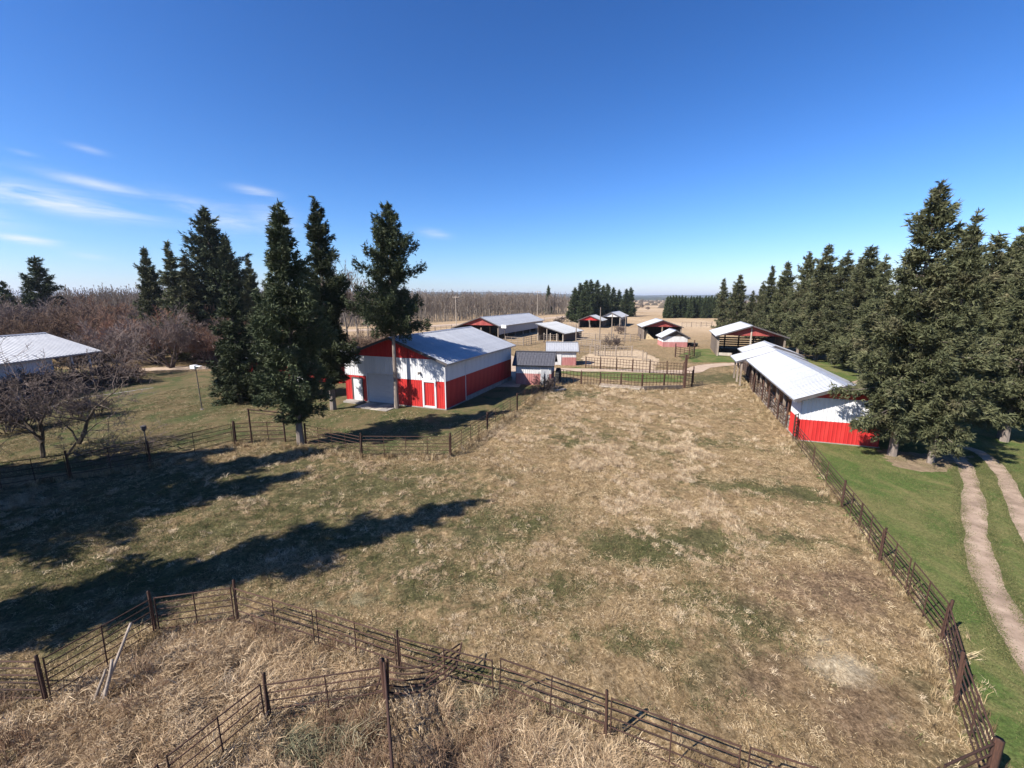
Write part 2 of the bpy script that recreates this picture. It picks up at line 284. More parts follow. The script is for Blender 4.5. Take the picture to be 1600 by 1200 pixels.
def ground_mat():
    m, N, L, B = new_mat('rough_pasture'); geo = N.new('ShaderNodeNewGeometry'); P = geo.outputs['Position']
    def mix(f, a, b):
        n = N.new('ShaderNodeMixRGB')
        for i, v in ((0, f), (1, a), (2, b)):
            if isinstance(v, tuple): n.inputs[i].default_value = (*v, 1)
            elif isinstance(v, float): n.inputs[i].default_value = v
            else: L.new(v, n.inputs[i])
        return n.outputs[0]
    def mth(op, a, b):
        n = N.new('ShaderNodeMath'); n.operation = op
        for i, v in ((0, a), (1, b)):
            if isinstance(v, (int, float)): n.inputs[i].default_value = v
            else: L.new(v, n.inputs[i])
        return n.outputs[0]
    def attr(nm): a = N.new('ShaderNodeAttribute'); a.attribute_name = nm; return a.outputs['Fac']
    n_fine = noise_node(N, L, P, 13, 8, .8, (1,1,1), .8); n_mid = noise_node(N, L, P, 1.5, 6, .66, (1,1,1), .8); n_big = noise_node(N, L, P, .22, 5, .6, (1,1,1), .3)
    n_str = noise_node(N, L, P, 3.2, 7, .75, (1,.45,1), 1.6)
    st = ramp(N, [(.36,(.060,.039,.019)),(.45,(.15,.100,.050)),(.53,(.26,.184,.10)),(.66,(.48,.37,.225))]); L.new(mth('ADD', mth('MULTIPLY', n_fine.outputs[0], .6), mth('MULTIPLY', n_str.outputs[0], .4)), st.inputs[0])
    und = ramp(N, [(.36,(.032,.030,.014)),(.5,(.080,.073,.032)),(.66,(.165,.14,.070))]); L.new(n_fine.outputs[0], und.inputs[0])
    brn = ramp(N, [(.36,(.06,.037,.021)),(.5,(.15,.098,.058)),(.64,(.29,.20,.125))]); L.new(n_fine.outputs[0], brn.inputs[0])
    pal = ramp(N, [(.3,(.20,.15,.09)),(.47,(.36,.29,.19)),(.62,(.55,.465,.325))]); L.new(n_fine.outputs[0], pal.inputs[0])
    gfac = mth('ADD', mth('MULTIPLY', attr('green'), 1.1), mth('MULTIPLY', mth('SUBTRACT', mth('ADD', mth('MULTIPLY', n_mid.outputs[0], .6), mth('MULTIPLY', n_big.outputs[0], .4)), .5), 3.4))
    gr = ramp(N, [(.18,(0,0,0)),(.62,(1,1,1))]); L.new(gfac, gr.inputs[0])
    c = mix(gr.outputs[0], st.outputs[0], und.outputs[0])
    bf = ramp(N, [(.25,(0,0,0)),(.7,(.9,.9,.9))]); L.new(mth('ADD', attr('bare'), mth('MULTIPLY', mth('SUBTRACT', n_mid.outputs[0], .5), .9)), bf.inputs[0]); c = mix(bf.outputs[0], c, brn.outputs[0])
    pf = ramp(N, [(.3,(0,0,0)),(.8,(.85,.85,.85))]); L.new(mth('ADD', attr('pale'), mth('MULTIPLY', mth('SUBTRACT', n_mid.outputs[0], .5), .9)), pf.inputs[0]); c = mix(pf.outputs[0], c, pal.outputs[0])
    # far fields: pale stubble with faint strips
    nf = noise_node(N, L, P, .03, 5, .6, (1,.35,1)); fr = ramp(N, [(.3,(.24,.165,.095)),(.5,(.36,.26,.16)),(.7,(.46,.35,.235))]); L.new(nf.outputs[0], fr.inputs[0])
    c = mix(attr('far'), c, fr.outputs[0])
    n_cl = noise_node(N, L, P, 2.6, 5, .7, (1,1,1), 1.2); mr = N.new('ShaderNodeMapRange'); mr.inputs[1].default_value = .35; mr.inputs[2].default_value = .65; mr.inputs[3].default_value = .62; mr.inputs[4].default_value = 1.3; L.new(n_cl.outputs[0], mr.inputs[0])
    hv = N.new('ShaderNodeHueSaturation'); L.new(mr.outputs[0], hv.inputs['Value']); L.new(c, hv.inputs['Color']); c = hv.outputs[0]
    L.new(c, B.inputs['Base Color']); B.inputs['Roughness'].default_value = .95; B.inputs['Specular IOR Level'].default_value = .1
    b = N.new('ShaderNodeBump'); b.inputs['Strength'].default_value = 1.0; b.inputs['Distance'].default_value = .07
    L.new(mth('ADD', n_str.outputs[0], mth('MULTIPLY', n_fine.outputs[0], .6)), b.inputs['Height']); L.new(b.outputs[0], B.inputs['Normal'])
    return m
def make_ground():
    xs = axis(-21, 22, .17, -9000, 9000, 1.16); ys = axis(5, 31, .17, -60, 16000, 1.13)
    X, Y = np.meshgrid(xs, ys); x = X.ravel(); y = Y.ravel(); z = relief(x, y)
    nx = len(xs); ny = len(ys); i = (np.arange(ny-1)[:,None]*nx + np.arange(nx-1)[None,:]).ravel()
    me = np_mesh('ground', np.stack([x, y, z], 1), np.stack([i, i+1, i+1+nx, i+nx], 1), None, ground_mat(), True)
    far = np.clip(sm(y, 75, 130) * .95, 0, 1)
    for nm, v in (('green', greenness(x, y)), ('bare', bareness(x, y)), ('pale', paleness(x, y)), ('far', far)):
        a = me.attributes.new(nm, 'FLOAT', 'POINT'); a.data.foreach_set('value', v.astype(np.float32))
    o = link_obj('ground', me); tag(o, kind='structure')
make_ground()
def outline_sheet(name, poly, z, mt, step=.25, jit=.12, thick=0.0):
    pts = []
    for i in range(len(poly)):
        a = Vector(poly[i]); b = Vector(poly[(i+1) % len(poly)]); n = max(1, min(160, int((b-a).length/step)))
        for k in range(n):
            p = a.lerp(b, k/n); pts.append((p.x + random.gauss(0, jit)*(k > 0), p.y + random.gauss(0, jit)*(k > 0)))
    bm = bmesh.new(); vs = [bm.verts.new((p[0], p[1], z)) for p in pts]; es = [bm.edges.new((vs[i], vs[(i+1) % len(vs)])) for i in range(len(vs))]
    bmesh.ops.triangle_fill(bm, use_beauty=True, edges=es)
    for f in bm.faces:
        if f.normal.z < 0: f.normal_flip()
    me = bpy.data.meshes.new(name); bm.to_mesh(me); bm.free(); me.materials.append(mt); o = link_obj(name, me); return tag(o, kind='structure')
def ribbon(name, pts, w, z, mt, jit=.1, step=.3):
    P = [Vector((p[0], p[1])) for p in pts]; C = []
    for i in range(len(P)-1):                                # Catmull-Rom through the surveyed centre line
        p0, p1, p2, p3 = P[max(i-1,0)], P[i], P[i+1], P[min(i+2,len(P)-1)]; n = max(2, min(220, int((p2-p1).length/step)))
        for k in range(n):
            t = k/n; C.append(.5*((2*p1)+(p2-p0)*t+(2*p0-5*p1+4*p2-p3)*t*t+(3*p1-p0-3*p2+p3)*t**3))
    C.append(P[-1]); V = []; F = []
    ws = w if isinstance(w, (list, tuple)) else (w, w)
    for i, c in enumerate(C):
        d = (C[min(i+1,len(C)-1)]-C[max(i-1,0)]).normalized(); nrm = Vector((-d.y, d.x)); ww = ws[0]+(ws[1]-ws[0])*i/len(C)
        for s in (-1, -.33, .33, 1):
            q = c + nrm*(s*ww/2 + (s*jit*2.2*(float(fbm(np.array([c.x]), np.array([c.y]), .5, 7+int(s), 2)[0])-.5) + random.gauss(0, jit*.06) if abs(s) == 1 else 0)); V.append((q.x, q.y, z - (.0 if abs(s) == 1 else 0)))
    for i in range(len(C)-1):
        for k in range(3): a = i*4+k; F.append((a, a+1, a+5, a+4))
    me = bpy.data.meshes.new(name); me.from_pydata(V, [], F); me.materials.append(mt); me.update()
    for p in me.polygons:
        if p.normal.z < 0: p.flip()
    o = link_obj(name, me); return tag(o, kind='structure')
def lawn_mat(name, gcol, ycol, bias):
    m, N, L, B = new_mat(name); geo = N.new('ShaderNodeNewGeometry'); P = geo.outputs['Position']
    n1 = noise_node(N, L, P, 11, 8, .8, (1,1,1), .5); n2 = noise_node(N, L, P, .5, 8, .74, (1,.6,1), .8); n3 = noise_node(N, L, P, 30, 4, .7)
    r1 = ramp(N, [(.34,G3(gcol,.45)),(.5,gcol),(.68,G3(gcol,1.6))]); L.new(n1.outputs[0], r1.inputs[0])
    r3 = ramp(N, [(.34,G3(ycol,.5)),(.5,ycol),(.68,G3(ycol,1.4))]); L.new(n1.outputs[0], r3.inputs[0])
    r2 = ramp(N, [(.42+bias,(0,0,0)),(.6+bias,(.95,.95,.95))]); L.new(n2.outputs[0], r2.inputs[0])
    mx = N.new('ShaderNodeMixRGB'); L.new(r2.outputs[0], mx.inputs[0]); L.new(r1.outputs[0], mx.inputs[1]); L.new(r3.outputs[0], mx.inputs[2]); L.new(mx.outputs[0], B.inputs['Base Color'])
    B.inputs['Roughness'].default_value = .95; B.inputs['Specular IOR Level'].default_value = .1
    b = N.new('ShaderNodeBump'); b.inputs['Strength'].default_value = .7; b.inputs['Distance'].default_value = .04; L.new(n3.outputs[0], b.inputs['Height']); L.new(b.outputs[0], B.inputs['Normal'])
    return m
M['lawn_r'] = lawn_mat('mown_grass', (.064,.092,.024), (.150,.132,.054), .01)
M['lawn_l'] = lawn_mat('thin_lawn', (.050,.062,.022), (.13,.096,.05), -.03)
M['dirt'] = mat('packed_dirt', [(.3,(.16,.112,.076)),(.5,(.27,.195,.138)),(.7,(.38,.285,.21))], 1.3, .95, 0, .8, (1,1,1), 12, bscale=22)
M['gravel'] = mat('pale_gravel', [(.25,(.25,.18,.125)),(.5,(.35,.26,.185)),(.78,(.42,.335,.25))], 1.1, .95, 0, .5, (1,1,1), 7, bscale=9)
M['litter'] = mat('needle_litter', [(.25,(.10,.068,.04)),(.5,(.175,.125,.075)),(.78,(.27,.20,.125))], 3, .95, 0, .6, (1,1,1), 7, bscale=12)
outline_sheet('lawn', [F3[0], F3[1], F3[2], F3[3], F3[4], F3[5], (10.4, 3), (60, 3), (95, 40), (61.14, 66.56), (49.09, 62.42), (44.82, 69.63), (37.68, 61.15)] , .014, M['lawn_r'])
outline_sheet('lawn', [(-70, 24), (-26.11, 20.85), (-22.49, 22.22), (-20.48, 23.35), (-17.85, 26.73), (-13.33, 26.23), (-8.87, 24.39), (-3.62, 24.39), (-1.80, 29.39), (0.43, 35.62), (2.64, 43.95), (0.00, 46.74), (-14.00, 46.74), (-28.80, 50.75), (-38.14, 54.47), (-46.63, 52.09), (-70, 60)], .014, M['lawn_l'])
outline_sheet('grass_patch', [(32.50, 78.67), (36.21, 79.70), (32.97, 69.63), (35.27, 68.07), (33.35, 62.42), (25.47, 62.42), (26.79, 69.63)], .018, M['lawn_r'], .5, .2)
outline_sheet('grass_patch', [(8.57, 57.62), (13.22, 55.48), (20.31, 50.75), (18.91, 47.12), (14.11, 47.12), (6.94, 51.64), (5.12, 55.48)], .02, M['lawn_r'], .5, .2)
ribbon('dirt_track', [(26.39, 24.94), (24.88, 22.58), (22.10, 19.56), (18.81, 16.24), (16.34, 13.62), (14.54, 11.40), (12.90, 9.14), (11.4, 6), (9.8, 1)], (.72, .6), .026, M['dirt'], .16, .12)
ribbon('dirt_track', [(27.75, 26.11), (27.85, 24.61), (25.54, 21.35), (22.43, 17.91), (19.25, 14.41), (16.37, 11.13), (13.6, 6.4), (12, 1)], (.72, .6), .03, M['dirt'], .16, .12)
outline_sheet('needle_litter_ground', [(22.15, 25.16), (23.79, 24.83), (25.08, 24.17), (26.95, 24.17), (23.01, 21.69), (21.66, 21.69), (20.91, 22.58)], .022, M['litter'], .25, .12)
outline_sheet('corral_ground', [(10.65, 66.56), (14.54, 75.73), (22.64, 76.69), (22.20, 65.13), (18.34, 55.48), (13.71, 57.62), (10.14, 59.34)], .024, mat('trampled_straw', [(.3,(.22,.155,.09)),(.5,(.36,.265,.165)),(.68,(.48,.37,.245))], 2.2, .95, 0, .7, (1,1,1), 10, bscale=14), .4, .25)
ribbon('gravel_road', [(-120, 96), (-44.92, 127.92), (-32.61, 139.44), (-22.37, 153.22), (-5.09, 174.74), (26.20, 225.17), (73.36, 315.95), (120, 330)], 9, .03, M['gravel'], .3, 1.5)
ribbon('farm_lane', [(0.00, 58.76), (5.00, 56.00), (13.10, 54.97), (21.72, 53.98), (25.95, 58.18), (31.47, 60.53), (34.94, 58.76)], (2.5, 2.2), .034, M['gravel'], .15)
ribbon('farm_lane', [(-0.80, 44.28), (-0.25, 57.07), (-0.99, 66.56), (-3.53, 79.70)], 3.2, .03, M['gravel'], .2)
ribbon('driveway', [(-50.16, 52.55), (-46.69, 56.00), (-42.46, 57.07), (-36.34, 58.18), (-27.51, 56.00)], 3.4, .034, M['gravel'], .15)
ribbon('kerb_strip', [(-38.61, 31.68), (-38.56, 34.34), (-39.78, 38.71), (-38.42, 41.17), (-36.95, 43.95)], .22, .03, M['conc'], .03)
ribbon('worn_path', [(36.89, 46.02), (44.34, 50.75), (51.83, 53.49)], 1.2, .03, M['dirt'], .15)

# ------------------------------------------------------------------ far hills
def hills():
    m = mat('distant_forest', [(.25,(.018,.024,.016)),(.5,(.035,.042,.026)),(.78,(.065,.062,.038))], .004, .95, 0, 0, (1,1,3), 8)
    for y0, seed, hfun in ((2600, 3, lambda x: 16 + 26*np.exp(-((x+700)/900.)**2)), (5200, 8, lambda x: 52 + 40*np.exp(-((x+1500)/2200.)**2))):
        xs = np.linspace(-y0*2.4, y0*2.4, 900); h = hfun(xs)*(.72+.5*fbm(xs, xs*0, 5./y0, seed, 5)) + 3*vnoise(xs, xs*0, seed+9)
        rows = [(y0, 0*h-4), (y0+20, h*.55), (y0+120, h*.9), (y0+260, h), (y0+900, h*.6), (y0+1500, 0*h-4)]
        V = np.concatenate([np.stack([xs, np.full_like(xs, yy) + 60*vnoise(xs, xs*0+k, 4), hh + (2.5*vnoise(xs*.05, xs*0, 17+k) if 0 < k < 5 else 0)], 1) for k, (yy, hh) in enumerate(rows)])
        n = len(xs); q = []
        for k in range(len(rows)-1):
            i = np.arange(n-1) + k*n; q.append(np.stack([i, i+1, i+1+n, i+n], 1))
        o = link_obj('hills', np_mesh('hills', V, np.concatenate(q), None, m, False)); tag(o, kind='structure')
    mb = mat('distant_hedgerow', [(.25,(.05,.04,.03)),(.5,(.085,.068,.05)),(.78,(.12,.10,.07))], .05, .95)
    for y0, xa, xb, hh, sd in ((620, 60, 420, 5, 1), (900, -100, 700, 6, 2), (1400, 100, 1500, 8, 3), (430, 150, 500, 6, 5)):
        mbd = MB(); x = xa; rr = random.Random(sd)
        while x < xb:                                   # a ragged far hedgerow of low brush
            w = rr.uniform(4, 12); h = hh*rr.uniform(.4, 1.1); yy = y0 + rr.uniform(-12, 12)
            mbd.add([(x-w*.6,yy-3,0),(x+w*.6,yy-3,0),(x+w*.6,yy+3,0),(x-w*.6,yy+3,0),(x-w*.35,yy-1,h*.8),(x+w*.1,yy-1.5,h),(x+w*.4,yy+1,h*.75),(x-w*.2,yy+1.5,h*.9)],[(0,3,2,1),(4,5,6,7),(0,1,5,4),(1,2,6,5),(2,3,7,6),(3,0,4,7)])
            x += w*rr.uniform(.7, 1.6)
        o = mbd.build('far_hedgerow', mb); tag(o, 'low ragged brush line crossing the far pale fields', 'hedgerow', kind='stuff')
hills()

# ------------------------------------------------------------------ buildings (all share the farm's grid: gables face the pasture)
ROT = -20.0
def wall(root, name, p0, p1, z0, z1, mt, th=.1, sheets=0, base=None, rib=.022):
    """wall core with a ribbed metal face outside (to the right of p0->p1); sheets>0: each sheet of that width is a part of its own"""
    p0 = Vector((p0[0], p0[1], 0)); p1 = Vector((p1[0], p1[1], 0)); d = p1-p0; W = d.length; u = d.normalized(); n = Vector((u.y, -u.x, 0))
    mb = MB(); a = p0 - n*.004; b = p1 - n*.004
    mb.prism([a+Vector((0,0,z0)), b+Vector((0,0,z0)), b-n*th+Vector((0,0,z0)), a-n*th+Vector((0,0,z0))], (0,0,z1-z0))
    if not sheets: mb.sheet(p0+Vector((0,0,z0)), u, (0,0,z1-z0), n, W, .23, rib)
    o = mb.build(name, mt, root)
    if sheets:
        k = max(1, round(W/sheets)); sw = W/k; s = MB(); s.sheet((0,0,z0), u, (0,0,z1-z0), n, sw, .23, rib); me = s.mesh('siding_panel', mt)
        for i in range(k):
            q = link_obj('siding_panel', me, o); q.location = p0 + u*sw*i + n*(.003*(i % 2))
    return o
def gable_end(root, name, poly, nrm_y, mt, th=.08, step=.23):
    """upright end panel in the x-z plane with vertical battens; poly is [(x, z)...] seen from the front, y = its plane"""
    y = nrm_y[0]; s = nrm_y[1]; mb = MB()
    mb.prism([(x, y, z) for x, z in poly], (0, -s*th, 0))
    xs = [p[0] for p in poly]; x = min(xs) + step*.7
    def span(xx):
        zs = []
        for i in range(len(poly)):
            (xa, za), (xb, zb) = poly[i], poly[(i+1) % len(poly)]
            if (xa-xx)*(xb-xx) < 0: zs.append(za + (zb-za)*(xx-xa)/(xb-xa))
        return (min(zs), max(zs)) if len(zs) >= 2 else None
    while x < max(xs)-.1:
        sp = span(x)
        if sp and sp[1]-sp[0] > .08: mb.box(x-.02, x+.02, min(y, y+s*.02), max(y, y+s*.02), sp[0]+.01, sp[1]-.03)
        x += step
    return mb.build(name, mt, root)
def roof_slope(root, E0, R0, Lv, mt, sheets=.95, th=.08, name='roof', trim=True):
    """one slope: E0 eave corner, R0 ridge corner, Lv the run along the building; deck, sheets, eave and rake trim"""
    E0 = Vector(E0); R0 = Vector(R0); Lv = Vector(Lv); u = Lv.normalized(); v = R0-E0; n = u.cross(v).normalized()
    if n.z < 0: n = -n
    mb = MB(); mb.prism([E0, R0, R0+Lv, E0+Lv], -n*th); deck = mb.build(name, M['trim'], root)
    k = max(1, round(Lv.length/sheets)); sw = Lv.length/k; s = MB(); s.sheet((0,0,0), u, v, n, sw, .3, .028); me = s.mesh('roof_sheet', mt)
    for i in range(k):
        q = link_obj('roof_sheet', me, deck); q.location = E0 + u*sw*i + n*(.006 + .003*(i % 2))
    if trim:
        f = MB(); e2 = v.normalized()
        f.beam(E0 - e2*.02 - n*.05, E0+Lv - e2*.02 - n*.05, .03, .15, n); f.build('eave_trim', mt, root)
        for s0 in (E0 - u*.02, E0+Lv+u*.02): f = MB(); f.beam(s0 - n*.06, s0+v - n*.06, .035, .2, n); f.build('rake_trim', M['trim'], root)
    return deck
def gable_roof(root, w, L, eave, ridge, oe, of, ob, mt, xr=None, eave2=None, sheets=.95, mt2=None):
    xr = w/2 if xr is None else xr; eave2 = eave if eave2 is None else eave2
    sl = (ridge-eave)/xr; sr = (ridge-eave2)/(w-xr); Lv = (0, L+of+ob, 0)
    roof_slope(root, (-oe, -of, eave-oe*sl), (xr, -of, ridge), Lv, mt2 or mt, sheets)
    roof_slope(root, (w+oe, -of, eave2-oe*sr), (xr, -of, ridge), Lv, mt, sheets)
    c = MB()
    c.prism([(xr-.2, -of, ridge-.2*sl+.045), (xr, -of, ridge+.05), (xr+.2, -of, ridge-.2*sr+.045), (xr, -of, ridge+.03)], Lv); c.build('ridge_cap', mt, root)
def posts(root, pts, z1, mt, r=.1, name='post', z0=-.2):
    for p in pts:
        mb = MB(); mb.box(-r, r, -r, r, z0, z1); o = mb.build(name, mt, root); o.location = (p[0], p[1], 0)
def boards(root, p0, p1, z0, z1, n, mt, gap=.03, th=.04, name='board'):
    p0 = Vector((*p0, 0)); p1 = Vector((*p1, 0)); u = (p1-p0).normalized(); nn = Vector((u.y, -u.x, 0)); h = (z1-z0)/n
    mb = MB(); mb.prism([Vector((0,0,0)), p1-p0, p1-p0-nn*th, -nn*th], (0,0,h-gap)); me = mb.mesh(name, mt)
    for i in range(n):
        o = link_obj(name, me, root); o.location = p0 + Vector((0,0,z0+i*h)) + nn*random.uniform(-.01,.01)

# --- main red and white barn
def main_barn():
    w, L, ev, rd = 10.2, 14.9, 4.05, 5.85; r = -21.0
    fr = Vector((-5.43, 34.76)); o = fr - w*Vector((math.cos(R(r)), math.sin(R(r))))
    b = empty('barn', (o.x, o.y), r, 'large red and white metal barn with grey gable roof behind the tall spruces', 'barn')
    zb = 2.36; S = .95
    f = MB(); f.box(-.06, w+.06, -.06, L+.06, -.3, .1); f.build('foundation', M['conc'], b)
    f = MB(); f.box(w+.03, w+.11, 3.6, L, -.2, .42); f.build('concrete_skirt', M['conc'], b)
    # front: red below with three openings, white band, red gable
    for x0, x1 in ((0, .75), (1.95, 2.35), (5.25, 8.05), (9.35, w)):
        wall(b, 'front_wall', (x0, 0), (x1, 0), .1, zb, M['red'], sheets=S)
    wall(b, 'front_wall', (.75, 0), (1.95, 0), 2.2, zb, M['red'])
    wall(b, 'front_wall', (0, 0), (2.35, 0), zb+.004, 4.15, M['white'], sheets=S)
    wall(b, 'front_wall', (2.35, 0), (5.25, 0), 2.72, 4.15, M['white'], sheets=S)
    wall(b, 'front_wall', (5.25, 0), (w, 0), zb+.004, 4.15, M['white'], sheets=S)
    sl = (rd-ev)/(w/2); e = (4.15-ev)/sl
    gable_end(b, 'gable', [(e, 4.155), (w-e, 4.155), (w/2, rd-.05)], (-.01, -1), M['red'])
    for p0, p1, z0, z1, mt in (((w, 0), (w, L), .1, zb, 'red'), ((w, 0), (w, L), zb+.004, ev-.02, 'white'), ((0, L), (0, 0), .1, zb, 'red'), ((0, L), (0, 0), zb+.004, ev-.02, 'white'), ((w, L), (0, L), .1, zb, 'red'), ((w, L), (0, L), zb+.004, ev, 'white')):
        wall(b, 'side_wall', p0, p1, z0, z1, M[mt], sheets=S)
    gable_end(b, 'gable', [(0, ev), (w, ev), (w/2, rd-.05)], (L, 1), M['red'])
    c = MB(); c.box(w-.03, w+.045, -.045, .03, .1, ev); c.build('corner_trim', M['white'], b)
    c = MB(); c.box(w+.025, w+.05, 3.52, 3.6, .1, ev); c.build('wall_seam', M['white'], b)
    gable_roof(b, w, L, ev, rd, .45, .35, .35, M['roof'])
    # overhead door: five ribbed sections
    m = MB(); m.box(-1.45, 1.45, -.03, .03, 0, .52); me = m.mesh('door_section', M['grey_door'])
    dr = MB(); dr.box(2.35, 2.43, -.05, .1, .1, 2.72); dr.box(5.17, 5.25, -.05, .1, .1, 2.72); dr.box(2.43, 5.17, -.05, .1, 2.64, 2.72)
    od = dr.build('overhead_door', M['white'], b)
    for i in range(5): q = link_obj('door_section', me, od); q.location = (3.8, .06, .1+i*.508); q.scale = (.945, 1, .97)
    # white walk door on the left
    fr_ = MB(); fr_.box(.75, .85, -.06, .1, .1, 2.2); fr_.box(1.85, 1.95, -.06, .1, .1, 2.2); fr_.box(.85, 1.85, -.06, .1, 2.1, 2.2); df = fr_.build('door_frame', M['trim'], b)
    d_ = MB(); d_.box(.85, 1.85, -.01, .05, .1, 2.1); d_.box(.98, 1.72, -.03, -.01, .3, .95); d_.box(.98, 1.72, -.03, -.01, 1.1, 1.95); dd = d_.build('door', M['white'], b)
    h = MB(); h.tube([(1.74, -.03, 1.05), (1.74, -.09, 1.05)], [.03, .03], 8); h.build('handle', M['steel'], dd)
    # red walk door in a broad white frame
    fr_ = MB(); fr_.box(8.05, 8.2, -.07, .1, .1, 2.36); fr_.box(9.2, 9.35, -.07, .1, .1, 2.36); fr_.box(8.2, 9.2, -.05, .1, .1, .24); fr_.box(8.2, 9.2, -.05, .1, 2.24, 2.36); fr_.build('door_frame', M['white'], b)
    d_ = MB(); d_.box(8.2, 9.2, .02, .07, .24, 2.24); d_.sheet((8.2, .018, .24), (1,0,0), (0,0,2.0), (0,-1,0), 1.0, .2, .02); dd = d_.build('door', M['red'], b)
    h = MB(); h.tube([(9.1, .02, 1.2), (9.1, -.06, 1.2)], [.03, .03], 8); h.build('handle', M['steel'], dd)
    l = MB(); l.box(7.75, 7.95, -.2, 0, 2.95, 3.05); l.tube([(7.85, -.2, 3.0), (7.85, -.28, 2.9)], [.06, .07], 8); l.build('wall_light', M['steel'], b)
    s = MB(); s.box(.4, 2.1, -.9, -.07, -.1, .16); s.build('door_step', M['conc'], b)
    pb = empty('concrete_apron', (o.x, o.y), r, 'pale plank and concrete apron on the ground before the barn door', 'slab')
    for i in range(4):
        s = MB(); s.box(2.5+i*.86, 3.33+i*.86, -2.0-.06*i, -.12, -.05, .05+.004*i); s.build('slab', M['conc'] if i % 2 else M['palewood'], pb)
M['grey_door'] = mat('door_paint', [(.3,(.42,.43,.45)),(.7,(.50,.51,.525))], 1.5, .5)
main_barn()

# --- long red shed glimpsed behind the spruces
def back_shed():
    A = Vector((-29.89, 48.27)); Bq = Vector((-18.34, 46.38)); d = Bq-A; w = d.length
    b = empty('shed', (A.x, A.y), math.degrees(math.atan2(d.y, d.x)), 'low red shed with white eaves half hidden behind the dark spruces', 'shed')
    wall(b, 'wall', (0, 0), (w, 0), 0, 2.1, M['red'], sheets=1.2); wall(b, 'wall', (0, 0), (w, 0), 2.1, 2.75, M['white'])
    wall(b, 'wall', (w, 0), (w, 6), 0, 2.7, M['red']); wall(b, 'wall', (0, 6), (0, 0), 0, 2.7, M['red']); wall(b, 'wall', (w, 6), (0, 6), 0, 2.7, M['red'])
    roof_slope(b, (-.3, -.4, 2.72), (-.3, 3, 3.7), (w+.6, 0, 0), M['roof_old'], 1.2); roof_slope(b, (-.3, 6.4, 2.72), (-.3, 3, 3.7), (w+.6, 0, 0), M['roof_old'], 1.2)
    for x in (2.2, 6.0):
        dm = MB(); dm.box(x, x+1, -.04, .02, 0.05, 2.0); dm.build('door', M['old_white'], b)
back_shed()

# --- white metal building at the left edge
def white_shop():
    r = -17.0; A = Vector((-44.68, 46.02)); u = Vector((math.cos(R(r)), math.sin(R(r)))); L = 26.0; D = 10.0
    # its long eave faces the pasture; origin at the right-hand front corner
    ang = math.degrees(math.atan2((Vector((-44.46, 36.75))-A).y, (Vector((-44.46, 36.75))-A).x)) + 180
    b = empty('workshop', (A.x, A.y), ang, 'white metal workshop with bright roof at the left edge behind bare shrubs', 'building')
    wall(b, 'front_wall', (-L, 0), (-4.2, 0), 0, 3.6, M['white'], sheets=1.0); wall(b, 'end_wall', (-4.2, 0), (-4.2, D), 0, 3.6, M['white'])
    wall(b, 'back_wall', (0, D), (-L, D), 0, 3.6, M['white'])
    posts(b, [(-.3, .1), (-2.2, .1), (-.3, D/2)], 3.6, M['white'], .08)
    roof_slope(b, (-L, -.6, 3.52), (-L, D/2, 5.45), (L+.6, 0, 0), M['roof_white']); roof_slope(b, (-L, D+.6, 3.52), (-L, D/2, 5.45), (L+.6, 0, 0), M['roof_white'])
    c = MB(); c.prism([(-L, D/2-.25, 5.42), (-L, D/2, 5.53), (-L, D/2+.25, 5.42), (-L, D/2, 5.47)], (L+.6, 0, 0)); c.build('ridge_cap', M['roof_white'], b)
    for x in (-9.5, -14.5):
        m = MB(); m.tube([(x, 2.2, 4.0), (x, 2.2, 5.2)], [.13, .13], 10); m.tube([(x, 2.2, 5.2), (x, 2.2, 5.4)], [.2, .05], 10); m.build('roof_vent', M['steel'], b)
    for x in (-7.0, -12.0):
        m = MB(); m.box(x, x+1.2, -.03, .03, 1.2, 2.2); wn = m.build('window', M['trim'], b)
        g = MB(); g.box(x+.07, x+1.13, -.04, -.031, 1.27, 2.13); g.build('pane', M['pane'], wn)
    m = MB(); m.box(-10, -9.9, -.1, -.02, .0, 3.5); m.build('downpipe', M['steel'], b)
M['pane'] = mat('dark_window_glass', [(.3,(.02,.025,.03)),(.7,(.04,.05,.06))], 2, .08, 0, 0, spec=.8)
white_shop()

def open_gable(b, w, eave, ridge, y, mt, low=.15, xr=None, eave2=None):
    xr = w/2 if xr is None else xr; eave2 = eave if eave2 is None else eave2; zb = max(eave, eave2)-low
    pl = (xr*(zb-eave)/(ridge-eave)) if zb > eave else 0; pr = w - ((w-xr)*(zb-eave2)/(ridge-eave2)) if zb > eave2 else w
    return gable_end(b, 'gable', [(pl, zb), (pr, zb), (xr, ridge-.06)], (y, -1), mt)

